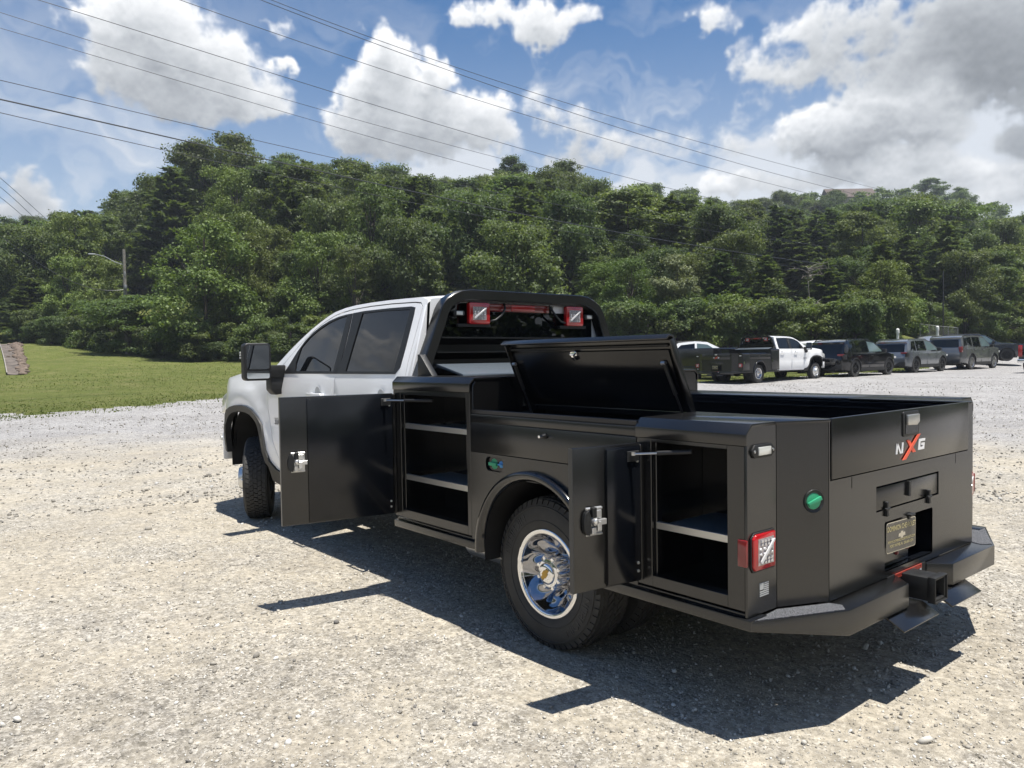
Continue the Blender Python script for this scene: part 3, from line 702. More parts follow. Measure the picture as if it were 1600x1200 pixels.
        side(st, s).build('hitch_wing', BK, root, bevel=.002)
    # receiver
    rv = MB()
    for (a, b, c_, d) in ((-.085, -.074, .352, .458), (.025, .036, .352, .458), (-.074, .025, .447, .458), (-.074, .025, .352, .363)): rv.box(1.30, 1.520, a-.02, b-.02, c_+.03, d+.03)
    rv.box(1.493, 1.528, -.112, -.105, .376, .494).box(1.493, 1.528, .016, .023, .376, .494).box(1.493, 1.528, -.105, .016, .488, .494).box(1.493, 1.528, -.105, .016, .376, .382)
    rv.build('hitch_receiver', MT['black_pl'], root, bevel=.003)
    MB().box(.9, 1.36, -.42, .42, .40, .47).box(-5.0, .95, -.47, -.36, .46, .62).box(-5.0, .95, .36, .47, .46, .62).box(-3.3, -1.0, -.30, .30, .40, .60).lathe([(.045, -.95), (.045, .95)], c=(0, 0, .40), n=16).lathe([(0, -.16), (.13, -.10), (.16, 0), (.13, .10), (0, .16)], c=(0, 0, .40), n=16).lathe([(.05, -.8), (.05, .8)], c=(-4.447, 0, .38), n=12).build('chassis', MT['chassis'], root)
    MB().lathe([(0, -.22), (.10, -.2), (.10, .2), (0, .22)], c=(-.55, -.95, .42), ax='x', n=16).build('air_tank', MT['steel'], root)
    return root

def swing_door(root, hinge, ang, Lh, z0, z1, inner_frac, lz, strut_to, s_l):
    """open cabinet door, inner face showing"""
    T = Matrix.Translation((hinge[0], hinge[1], 0)) @ Matrix.Rotation(ang, 4, 'Z')
    # local: x along the door from the hinge, outer face at y=0 going to -y? outer = -y, inner = +y
    d = MB().box(0, Lh, -.012, .012, z0, z1, T=T).build('cabinet_door', MT['black'], root, bevel=.003)
    a = Lh*inner_frac
    MB().box(-.016, .004, -.010, .022, z0+.004, z1-.004, T=T).build('piano_hinge', MT['black'], d, bevel=.003, seg=1)
    MB().box(.010, a, .010, .028, z0+.010, z1-.016, T=T).box(.004, a-.0, .012, .016, z0+.004, z1-.010, T=T).build('inner_panel', MT['black_in'], d, bevel=.002)
    MB().box(Lh-.003, Lh+.0005, -.013, .013, z0, z1, T=T).build('edge_seal', MT['sill'], d)
    TL = T @ Matrix.Translation((s_l, .014, lz)) @ Matrix.Rotation(math.pi, 4, 'Z')
    latch(d, TL)
    bl = MB()
    for zz in (z0+.05, z0+.085, z1-.075): bl.lathe([(0, .007), (.0055, .005), (.007, 0)], c=(.028, .028, zz), n=10, T=T)
    bl.build('bolt', MT['steel'], d, smooth=40)
    p = T @ Vector((.060, .040, z1-.042))
    MB().box(.020, .085, .028, .034, z1-.075, z1-.030, T=T).build('strut_bracket', MT['black_pl'], d, bevel=.002, seg=1)
    q = Vector(strut_to); mid = p.lerp(q, .42)
    st = MB().tube([p, mid], .0045, 8, 0).tube([mid, q], .0095, 10, 1).tube([p-Vector((0, 0, .006)), p+Vector((0, 0, .008))], .010, 8, 2)
    st.build('gas_strut', [MT['steel'], MT['black_pl'], MT['steel']], d)
    return d

def build_cab(root, steer=R_(-27)):
    WH, GL, BP = MT['white'], MT['glass'], MT['black_pl']
    fd_out = [(-3.690, 1.405), (-3.60, 1.458), (-3.45, 1.560), (-3.28, 1.672), (-3.10, 1.765), (-2.93, 1.830), (-2.78, 1.872), (-2.651, 1.893), (-2.478, 1.907), (-2.470, 1.75), (-2.480, 1.55), (-2.540, 1.36), (-2.548, 1.0), (-2.548, .47), (-3.50, .47), (-3.556, .60), (-3.62, .68), (-3.70, .80), (-3.765, .95), (-3.80, 1.10), (-3.800, 1.22), (-3.765, 1.32)]
    rd_out = [(-2.540, .47), (-2.540, 1.0), (-2.532, 1.36), (-2.472, 1.55), (-2.462, 1.75), (-2.470, 1.908), (-2.2, 1.915), (-1.90, 1.914), (-1.58, 1.904), (-1.51, 1.895), (-1.478, 1.868), (-1.490, 1.72), (-1.512, 1.50), (-1.520, 1.35), (-1.520, .47)]
    fwin = [(-3.510, 1.408), (-3.44, 1.475), (-3.326, 1.600), (-3.22, 1.690), (-3.104, 1.755), (-2.97, 1.806), (-2.84, 1.842), (-2.70, 1.866), (-2.565, 1.878), (-2.500, 1.881), (-2.493, 1.75), (-2.500, 1.55), (-2.540, 1.412)]
    rwin = [(-2.522, 1.412), (-2.452, 1.55), (-2.440, 1.75), (-2.448, 1.882), (-2.29, 1.889), (-1.92, 1.888), (-1.62, 1.882), (-1.565, 1.872), (-1.562, 1.82), (-1.575, 1.60), (-1.590, 1.46), (-1.640, 1.414)]
    fgl = [(-3.285, 1.432), (-3.30, 1.50), (-3.270, 1.630), (-3.15, 1.712), (-3.02, 1.768), (-2.86, 1.820), (-2.70, 1.852), (-2.550, 1.866), (-2.556, 1.70), (-2.575, 1.432)]
    rgl = [(-2.370, 1.432), (-2.350, 1.60), (-2.325, 1.78), (-2.310, 1.872), (-2.0, 1.873), (-1.625, 1.862), (-1.628, 1.78), (-1.645, 1.60), (-1.664, 1.432)]
    for s in (-1, 1):
        fy = lambda x, z: s*cab_y(x, z)
        fo = lambda d: (lambda x, z: s*(cab_y(x, z)+d))
        # doors
        ff = [(x+.024 if x > -2.56 and z < 1.9 and x > -2.545 else x, z) for x, z in fwin]; rf = [(x-.014 if x < -2.43 else x, z) for x, z in rwin]
        for out, win, gl, nm, hx, win_f in ((fd_out, fwin, fgl, 'front_door', -2.80, ff), (rd_out, rwin, rgl, 'rear_door', -1.80, rf)):
            m = MB(); skin(m, out, [win], fy, .085, thick=.02)
            dr = m.build(nm, WH, root, smooth=30)
            m = MB(); skin(m, win_f, [gl], fo(.003), .1, thick=.016)
            m.build('window_frame', BP, dr, smooth=30)
            m = MB(); skin(m, gl, [], fo(-.004), .1)
            m.build('window', GL, dr, smooth=60)
            # handle
            y0 = cab_y(hx, 1.25)
            h = MB().prism(rrect(hx-.13, hx+.13, 1.222, 1.258, .014), 'y', -(y0+.040), -(y0+.022)).box(hx-.12, hx-.09, -(y0+.024), -(y0-.01), 1.226, 1.254).box(hx+.09, hx+.12, -(y0+.024), -(y0-.01), 1.226, 1.254)
            if s > 0: h.mirror_y()
            h.build('door_handle', WH, dr, bevel=.004)
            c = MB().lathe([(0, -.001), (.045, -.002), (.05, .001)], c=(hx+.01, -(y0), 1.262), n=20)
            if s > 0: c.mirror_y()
            c.build('handle_hollow_shade', MT['decal'], dr)  # flat grey disc, the shade of the handle hollow put into colour
        # pillar, roof rail, rear quarter
        up = [(-3.76, 1.45)]+SILH[1:]+[(-1.425, 1.90), (-1.425, .47), (-1.512, .47), (-1.512, 1.35), (-1.504, 1.50), (-1.482, 1.72), (-1.470, 1.872), (-1.505, 1.903), (-1.58, 1.912), (-1.90, 1.922), (-2.2, 1.923), (-2.478, 1.915), (-2.651, 1.901), (-2.78, 1.880), (-2.93, 1.838), (-3.10, 1.773), (-3.28, 1.680), (-3.45, 1.568), (-3.60, 1.466), (-3.69, 1.412)]
        m = MB(); skin(m, up, [], fy, .085, thick=.02); m.build('cab_side', WH, root, smooth=30)
        # fender with arch
        arch = [(-3.60, .535), (-3.677, .556), (-3.755, .622), (-3.81, .72), (-3.856, .858), (-3.90, .94), (-3.97, 1.0), (-4.05, 1.045), (-4.14, 1.078), (-4.27, 1.097), (-4.41, 1.102), (-4.55, 1.097), (-4.67, 1.078), (-4.77, 1.045), (-4.85, .995), (-4.90, .93), (-4.93, .85), (-4.945, .76), (-4.955, .62)]
        inn = [(-4.42+(x+4.42)*.885, .50+(z-.50)*.90) for x, z in arch]
        fen = [(-3.558, .535)]+arch+[(-5.30, .62), (-5.32, .80), (-5.30, 1.05), (-5.22, 1.22), (-5.05, 1.315), (-4.85, 1.362), (-4.55, 1.400), (-4.2, 1.432), (-3.9, 1.452), (-3.765, 1.448), (-3.700, 1.408), (-3.773, 1.32), (-3.808, 1.22), (-3.808, 1.10), (-3.773, .95), (-3.708, .80), (-3.628, .68), (-3.564, .60)]
        m = MB(); skin(m, fen, [], fy, .07, thick=.02); fn = m.build('fender', WH, root, smooth=35)
        ring = arch+inn[::-1]
        foot = [(-3.566, .54), (-3.60, .535), (-3.677, .556), (-3.70, .58), (-3.80, .60), (-3.79, .44), (-3.70, .405), (-3.50, .41), (-3.50, .47), (-3.54, .52)]
        m = MB(); skin(m, ring, [], fo(.020), .1, thick=.06); skin(m, foot, [], fo(.012), .1, thick=.06)
        m.build('arch_trim', BP, fn, smooth=35)
        # headlight and badge
        hl = MB().prism([(-5.30, .98), (-5.26, 1.16), (-5.02, 1.24), (-5.06, 1.08)], 'y', -(cab_y(-5.1, 1.1)+.004), -(cab_y(-5.1, 1.1)-.10))
        if s > 0: hl.mirror_y()
        hl.build('headlight', MT['clear'], root, bevel=.01)
        vs, fs = text_geo('3500HD', .085, .001, .0008)
        if True:
            yb = cab_y(-3.66, .97)
            MB().add([((-3.66+.13+x if s < 0 else -3.66+.13-x), s*(yb+.006), .985+y) for x, y, z in vs], fs).build('badge', MT['steel'], root, smooth=0, recalc=False)
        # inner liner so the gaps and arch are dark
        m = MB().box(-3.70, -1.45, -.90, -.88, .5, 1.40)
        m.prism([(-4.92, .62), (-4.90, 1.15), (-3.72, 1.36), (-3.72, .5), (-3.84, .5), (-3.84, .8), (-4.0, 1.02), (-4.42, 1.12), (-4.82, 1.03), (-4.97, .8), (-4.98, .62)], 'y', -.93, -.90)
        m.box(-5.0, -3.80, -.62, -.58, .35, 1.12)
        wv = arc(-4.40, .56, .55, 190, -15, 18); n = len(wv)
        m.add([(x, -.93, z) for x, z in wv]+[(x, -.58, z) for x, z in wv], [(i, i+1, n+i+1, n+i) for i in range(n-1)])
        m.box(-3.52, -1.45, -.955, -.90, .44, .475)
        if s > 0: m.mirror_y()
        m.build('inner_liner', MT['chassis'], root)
        # mirror
        mm = MB().prism(rrect(-.118, .118, -.160, .160, .035, 5), 'x', -.055, .030, T=Matrix.Translation((-3.50, -1.212, 1.515)))
        if s > 0: mm.mirror_y()
        mo = mm.build('mirror', BP, root, bevel=.014, seg=3)
        g = MB().prism(rrect(-.098, .098, -.062, .142, .02, 4), 'x', .030, .0325, T=Matrix.Translation((-3.50, -1.212, 1.515))).prism(rrect(-.098, .098, -.142, -.078, .015, 4), 'x', .030, .0325, T=Matrix.Translation((-3.50, -1.212, 1.515)))
        if s > 0: g.mirror_y()
        g.build('mirror_glass', mirror_mat, mo, smooth=0)
        a = MB().box(-3.60, -3.49, -1.10, -.955, 1.375, 1.485).prism([(-1.09, 1.38), (-1.09, 1.27), (-1.05, 1.225), (-.965, 1.235), (-.955, 1.38)], 'x', -3.62, -3.50)
        if s > 0: a.mirror_y()
        a.build('mirror_arm', BP, mo, bevel=.012, seg=2)
        lampm = MB()
        for k in range(3): lampm.box(-3.56, -3.535, -1.338, -1.33, 1.545+k*.022, 1.560+k*.022)
        if s > 0: lampm.mirror_y()
        lampm.build('marker', MT['clear'], mo, smooth=0)
    # roof and windscreen
    def loft(path, crown, name, m_, nt_=17, edge=0.0, drop=.012):
        mb = MB(); vs = []
        for (x, z) in path:
            ye = cab_y(x, z)
            for j in range(nt_):
                t = -1+2*j/(nt_-1); e = abs(t)
                vs.append((x-edge*(1-t*t), t*ye, z+crown*(1-e**2.6)))
        fs = [(i*nt_+j, i*nt_+j+1, (i+1)*nt_+j+1, (i+1)*nt_+j) for i in range(len(path)-1) for j in range(nt_-1)]
        return mb.add(vs, fs).build(name, m_, root, smooth=50)
    loft([p for p in SILH if p[0] > -2.80], .045, 'roof', WH)
    loft([p for p in SILH if p[0] < -2.77], .045, 'windscreen', GL, edge=.18)
    loft([(-5.30, 1.05), (-5.28, 1.15), (-5.22, 1.22), (-5.05, 1.315), (-4.85, 1.362), (-4.55, 1.400), (-4.2, 1.432), (-3.9, 1.452), (-3.765, 1.448)], .055, 'hood', WH, edge=.06)
    # front face, grille, bumper
    m = MB().box(-5.36, -5.25, -.50, .50, .62, 1.12); m.build('grille', MT['black_pl'], root, bevel=.02)
    m = MB().prism([(-5.0, -1.0), (-5.35, -.86), (-5.52, -.45), (-5.52, .45), (-5.35, .86), (-5.0, 1.0), (-5.0, .9), (-5.3, .7), (-5.3, -.7), (-5.0, -.9)], 'z', .52, .80)
    m.build('front_bumper', MT['white'], root, bevel=.02)
    MB().lathe([(0, -.03), (.022, -.025), (.025, 0)], c=(-5.06, -.975, .74), n=16).build('fog_light', MT['clear'], root)
    # rear wall of the cab
    rw = [(-1.0, .5), (-.998, 1.25), (-.97, 1.41), (-.84, 1.88), (-.80, 1.925), (-.5, 1.955), (0, 1.963), (.5, 1.955), (.80, 1.925), (.84, 1.88), (.97, 1.41), (.998, 1.25), (1.0, .5)]
    win = rrect(-.74, .74, 1.43, 1.905, .06)
    m = MB(); skin(m, rw, [win], lambda a, b: -1.425, .2, thick=.02, ax='x'); cw = m.build('cab_rear_wall', WH, root, smooth=30)
    m = MB(); skin(m, win, [], lambda a, b: -1.428, .3, ax='x'); m.build('rear_window', GL, cw, smooth=0)
    MB().box(-1.424, -1.392, -.33, .25, 1.848, 1.905).build('third_brake_light', MT['redd'], cw, bevel=.006)
    MB().box(-1.393, -1.386, -.13, .10, 1.856, 1.900).build('brake_lens', MT['red'], cw, bevel=.003)
    MB().box(-1.424, -1.40, .30, .44, 1.850, 1.905).build('white_cab_patch', MT['wht'], cw, bevel=.004)  # white block added where bare cab paint shows, no lamp here
    # wheels
    for s in (-1, 1):
        st = steer
        wp = empty('front_wheel', (0, 0, 0), 0, root)
        tyre('t', wp, (-4.447, s*.845, .386), st, .235, False, s, letters=False)
        T = Matrix.Translation((-4.447, s*.845, .386)) @ Matrix.Rotation(st, 4, 'Z') @ (Matrix.Identity(4) if s < 0 else Matrix.Scale(-1, 4, (0, 1, 0)))
        MB().lathe([(.222, .10), (.222, -.085), (.236, -.108), (.228, -.112), (.215, -.10), (.205, -.08), (.150, -.105), (.115, -.150), (.100, -.185), (.060, -.195), (0, -.197)], n=64, T=T).build('rim', MT['latch'], wp, smooth=40)
        MB().lathe([(.222, .09), (.20, .06), (.10, .02), (0, .02)], n=32, T=T).build('inner_rim', MT['chassis'], wp)
        hb = MB()
        for k in range(8):
            a = 2*math.pi*k/8; hb.lathe([(0, -.150), (.010, -.148), (.016, -.10)], c=(.155*math.cos(a), 0, .155*math.sin(a)), n=10, T=T)
        hb.build('lug_cap', MT['chrome'], wp)
        wr = empty('rear_wheel', (0, 0, 0), 0, root)
        tyre('t', wr, (0, s*.965, .386), 0, .232, True, s)
        dually_rim(wr, (0, s*1.0686, .386), 0, s)
        wi = empty('inner_rear_wheel', (0, 0, 0), 0, root)
        tyre('t', wi, (0, s*.655, .386), .1, .232, True, s, letters=False)
    # interior hint: seats, wheel
    m = MB()
    for yy in (-.42, .42):
        m.box(-2.75, -2.20, yy-.24, yy+.24, .95, 1.12).box(-2.35, -2.22, yy-.23, yy+.23, 1.1, 1.62).box(-2.33, -2.25, yy-.12, yy+.12, 1.62, 1.78)
    m.build('seat', MT['seat'], root, bevel=.03)

mirror_mat = mat('mirror_glass', (.75, .78, .80), .02, 1)
def build_rack(root):
    BK = MT['black']
    m = MB(); half = [(-.985, 1.36), (-.975, 1.408), (-.872, 1.647), (-.790, 1.850), (-.770, 1.885), (-.735, 1.925), (-.68, 1.957), (-.61, 1.982), (-.53, 1.992)]
    outer = half+[(-y, z) for y, z in half[::-1]]
    c = Vector((0, 1.5))
    path = [(-1.375, y, z) for y, z in outer]; fr = []
    for i, (y, z) in enumerate(outer):
        a = Vector(outer[min(i+1, len(outer)-1)])-Vector(outer[max(i-1, 0)]); nrm = Vector((a[1], -a[0])).normalized()   # inward
        fr.append(((0, nrm[0], nrm[1]), (1, 0, 0)))
    pr = [(0, -.038), (.006, -.045), (.068, -.045), (.074, -.038), (.074, .038), (.068, .045), (.006, .045), (0, .038)]
    m.sweep(pr, path, fr)
    rk = m.build('headache_rack', BK, root, smooth=40)
    # inner lip
    pr2 = [(.074, -.020), (.082, -.020), (.082, -.012), (.074, -.012)]
    MB().sweep(pr2, path[1:-1], fr[1:-1]).build('inner_lip', BK, rk, smooth=40)
    # louvres and panel
    MB().prism([(-.90, 1.40), (-.80, 1.668), (.80, 1.668), (.90, 1.40)], 'x', -1.402, -1.396).build('rack_panel', MT['black_in'], rk)
    for z in (1.655, 1.555, 1.455):
        y = .885-(z-1.40)*.40
        MB().prism([(-1.395, z-.045), (-1.395, z-.038), (-1.345, z+.006), (-1.333, z+.006), (-1.333, z-.002), (-1.342, z-.004)], 'y', -y, y).build('louvre', BK, rk, bevel=.0015, seg=1)
    for s in (-1, 1):
        g = MB().prism([(-1.33, 1.405), (-1.16, 1.405), (-1.30, 1.545), (-1.33, 1.545)], 'y', s*.985, s*.940)
        g.build('gusset', MT['black_pl'], rk, bevel=.003)
        MB().box(-1.40, -1.372, min(s*.62, s*.34), max(s*.62, s*.34), 1.735, 1.755).build('lamp_bracket', MT['black_pl'], rk)
        yc = s*.465+.018
        b = MB().prism(rrect(yc-.092, yc+.092, 1.752, 1.905, .016), 'x', -1.385, -1.352).build('rack_lamp', MT['red'], rk, bevel=.006)
        led_lens(b, Matrix.Translation((-1.3515, yc, 1.829)) @ Matrix.Rotation(R_(90), 4, 'Z'), .118, .092)
        # small clear lamp beside
        yo = s*.632+.018
        q = MB().prism(rrect(yo-.048, yo+.048, 1.808, 1.846, .014), 'x', -1.385, -1.365).build('side_lamp', MT['black_pl'], rk, bevel=.003)
        MB().box(-1.366, -1.358, yo-.026, yo+.026, 1.815, 1.839).build('lens', MT['clear'], q, bevel=.002)
        # cable loop
        y0 = s*.22+.02
        pts = [(-1.385, y0+.0*s, 1.905), (-1.36, y0+.01*s, 1.87), (-1.355, y0+.05*s, 1.82), (-1.36, y0+.10*s, 1.785), (-1.37, y0+.16*s, 1.775)]
        MB().tube(pts, .008, 8).build('cable', MT['black_pl'], rk)
    return rk
def build_lid(root):
    """top box lid, hinged on its inner edge and standing open"""
    h = Vector((0, -.748, 1.238)); tp = Vector((0, -.905, 1.592)); u = (tp-h).normalized(); L_ = (tp-h).length
    n = Vector((0, -u.z, u.y))                      # pointing to the camera side (-y)
    T = Matrix(((1, 0, 0, 0), (0, u.y, n.y, h.y), (0, u.z, n.z, h.z), (0, 0, 0, 1)))   # local y along lid, local z out of underside
    x0, x1 = -.492, .708
    d = MB().box(x0, x1, 0, L_, -.008, .0, T=T).box(x0, x0+.008, 0, L_, 0, .030, T=T).box(x1-.008, x1, 0, L_, 0, .030, T=T)
    d.prism([(L_-.012, -.008), (L_+.010, -.004), (L_+.028, .020), (L_+.020, .052), (L_+.012, .052), (L_+.018, .022), (L_+.004, .004), (L_-.012, .0)], 'x', x0, x1, T=T)
    lid = d.build('box_lid', MT['black'], root, bevel=.002)
    MB().box(x0+.045, x1-.040, .050, L_-.055, .0, .014, T=T).build('inner_panel', MT['black_in'], lid, bevel=.002)
    MB().box(x0+.03, x1-.03, L_-.038, L_-.026, 0, .018, T=T).build('seal', MT['black_pl'], lid, bevel=.002)
    lt = MB().prism(rrect(.02, .068, L_-.098, L_-.048, .012), 'z', .014, .022, T=T).lathe([(0, .040), (.012, .038), (.016, .014)], c=(.044, L_-.073, 0), ax='z', n=14, T=T).box(.028, .060, L_-.066, L_-.056, .02, .034, T=T).box(.048, .056, L_-.094, L_-.060, .02, .038, T=T)
    lt.build('latch', MT['chrome'], lid, bevel=.0015, seg=1)
    for xx in (x0+.035, x1-.075):
        p = T @ Vector((xx, L_-.115, .028)); q = Vector((xx+.05, -.735, 1.10)) if xx > 0 else Vector((xx+.02, -.735, 1.10))
        mid = p.lerp(q, .40)
        MB().tube([p, mid], .010, 10, 0).tube([mid, q], .006, 8, 1).tube([p+Vector((-.014, 0, 0)), p+Vector((.010, 0, 0))], .010, 8, 2).build('gas_strut', [MT['black_pl'], MT['chassis'], MT['steel']], lid)
    return lid

# ================================================================== TERRAIN
def col_of(x, y):
    x = np.asarray(x, float); y = np.asarray(y, float)
    dx, dy = x-CAM[0], y-CAM[1]
    a = np.arctan2(dx*RH[0]+dy*RH[1], dx*FH[0]+dy*FH[1]); R = np.hypot(dx, dy)
    ac = np.clip(a, R_(-37), R_(37))
    return 800+FPX*np.tan(ac), R*np.cos(ac), a
SU = [-60, 0, 100, 160, 200, 230, 262, 300, 325, 350, 380, 410, 440, 480, 540, 600, 660, 720, 770, 800, 850, 900, 950, 1010, 1080, 1150, 1240, 1330, 1380, 1450, 1500, 1530, 1570, 1620, 1700]
SV = [348, 345, 328, 310, 296, 285, 262, 235, 222, 220, 228, 245, 242, 246, 245, 258, 266, 276, 278, 258, 262, 272, 292, 292, 304, 306, 300, 298, 294, 298, 305, 312, 322, 326, 330]
DRK = ([-60, 0, 200, 300, 800, 1000, 1200, 1600], [190, 180, 140, 122, 122, 155, 220, 255])
DFK = ([-60, 0, 50, 150, 300, 600, 1000, 1200, 1300, 1380, 1440, 1500, 1600], [80, 78, 76, 70, 62, 58, 55.5, 55, 54, 56, 65, 68, 78])
ZFK = ([-60, 0, 50, 150, 300, 600, 1000, 1200, 1300, 1380, 1440, 1500, 1600], [4.0, 4.0, 4.0, 2.9, 1.75, 1.9, 2.3, 2.3, 2.3, 2.6, 3.0, 2.9, 2.2])
TH = ([-60, 200, 300, 900, 1200, 1600], [9, 11, 12, 12, 11, 11])
def hgt(x, y):
    u, D, a = col_of(x, y)
    sh = u.shape; u = u.ravel(); D = D.ravel()
    Dr = np.interp(u, *DRK); Df = np.interp(u, *DFK); zf = np.interp(u, *ZFK)
    S = np.interp(u, SU, SV); zr = 1.507+(vh(u)-S)*Dr/FPX-np.interp(u, *TH)
    kD = np.stack([0*u, 0*u+16, 0*u+36, 0*u+47, Df, Dr*.55+Df*.45, Dr, Dr*1.35, 0*u+520, 0*u+2000], 1)
    ml = np.interp(u, [0, 260, 400, 1000, 1200, 1600], [.40, .44, .56, .56, .46, .44]); z36 = np.interp(u, [0, 300, 700, 1000], [.50, .42, .40, .40]); z47 = np.interp(u, [0, 300, 700, 1000, 1600], [1.05, .98, .8, .52, .50])
    kz = np.stack([0*u, 0*u, z36, z47, zf, zf+(zr-zf)*ml, zr, zr*.93, zr*.55, 0*u], 1)
    j = np.clip((kD <= D[:, None]).sum(1)-1, 0, kD.shape[1]-2); r = np.arange(len(u))
    t = np.clip((D-kD[r, j])/(kD[r, j+1]-kD[r, j]), 0, 1)
    t = np.where(j == 0, 0, t)
    ts = np.where(j >= 4, t*t*(3-2*t)*.5+t*.5, t)
    z = kz[r, j]*(1-ts)+kz[r, j+1]*ts
    # soften the first break of slope
    q = np.clip((D-12)/12, 0, 1); z = np.where(D < 24, (z36/20*12)*q**2*.5*1.0*0+z*q, z)
    z = z*np.clip(1-(np.abs(a).ravel()-R_(40))/R_(22), .06, 1)
    return z.reshape(sh)
def gz(x, y): return float(hgt(np.array([x]), np.array([y]))[0])
GE = ([-60, 0, 150, 350, 600, 900, 1050, 1150, 1280, 1400, 1500, 1600], [21.0, 21.8, 23.6, 27, 30, 32, 34, 34.6, 38.0, 43.5, 52, 62])
def grass_d(x, y):
    u, D, a = col_of(x, y)
    w = (fbm(np.asarray(x, float)+200, np.asarray(y, float)+200, .22, 4, 301, .55, False, False)-.5)
    w = w*1.5+(fbm(np.asarray(x, float)+90, np.asarray(y, float)+20, 1.1, 3, 331, .6, False, False)-.5)*.8
    return np.hypot(np.asarray(x, float)-CAM[0], np.asarray(y, float)-CAM[1])*np.where(np.abs(a) > R_(37), 1, 0)+D*np.where(np.abs(a) > R_(37), 0, 1)-np.interp(u, *GE)*(1+1.2*np.clip((np.abs(a)-R_(42))/R_(20), 0, 1))+w*3.0

def polar_sheet():
    rs = [0.0]
    r = .6
    while r < 20: rs.append(r); r += .55
    while r < 64: rs.append(r); r += .38
    while r < 140: rs.append(r); r += 1.6
    while r < 420: rs.append(r); r *= 1.035
    while r < 880: rs.append(r); r *= 1.2
    aa = [a for a in np.arange(-180, -40, 4)]+[a for a in np.arange(-40, 40, .42)]+[a for a in np.arange(40, 180, 4)]
    rs = np.array(rs); aa = np.radians(np.array(aa)); nr, na = len(rs), len(aa)
    Rg, Ag = np.meshgrid(rs, aa, indexing='ij')
    dx = Rg*np.cos(Ag); dt = Rg*np.sin(Ag)
    x = CAM[0]+FH[0]*dx+RH[0]*dt; y = CAM[1]+FH[1]*dx+RH[1]*dt
    z = hgt(x, y); g = grass_d(x, y)
    far = Rg > 15
    z = z+np.where(far, (fbm(x+300, y+300, .12, 4, 321, .5, False, False)-.5)*.10*np.clip((Rg-15)/20, 0, 1), 0)
    z = z+np.where(g > 0, .015, 0)
    V = np.stack([x.ravel(), y.ravel(), z.ravel()], 1)
    i = np.arange(nr-1)[:, None]; j = np.arange(na)[None, :]; j2 = (j+1) % na
    F = np.stack([i*na+j, (i+1)*na+j, (i+1)*na+j2, i*na+j2], -1).reshape(-1, 4)
    gf = g.ravel()[F].mean(1); U = col_of(V[:, 0], V[:, 1])[2][F].mean(1); Rr = Rg.ravel()[F].mean(1)
    isg = (gf > 0)
    return V, F, isg
def mesh_np(name, V, F, m, parent=None, kind=None, smooth=True):
    me = bpy.data.meshes.new(name); V = np.asarray(V, np.float32); F = np.asarray(F, np.int32); k = F.shape[1]
    me.vertices.add(len(V)); me.vertices.foreach_set('co', V.ravel()); me.loops.add(F.size); me.loops.foreach_set('vertex_index', F.ravel())
    me.polygons.add(len(F)); me.polygons.foreach_set('loop_start', np.arange(0, F.size, k, dtype=np.int32)); me.polygons.foreach_set('loop_total', np.full(len(F), k, np.int32))
    if smooth: me.polygons.foreach_set('use_smooth', np.ones(len(F), bool))
    me.update(calc_edges=True); me.validate()
    if m: me.materials.append(m)
    o = bpy.data.objects.new(name, me); COL.objects.link(o); o.parent = parent
    if kind: o['kind'] = kind
    return o

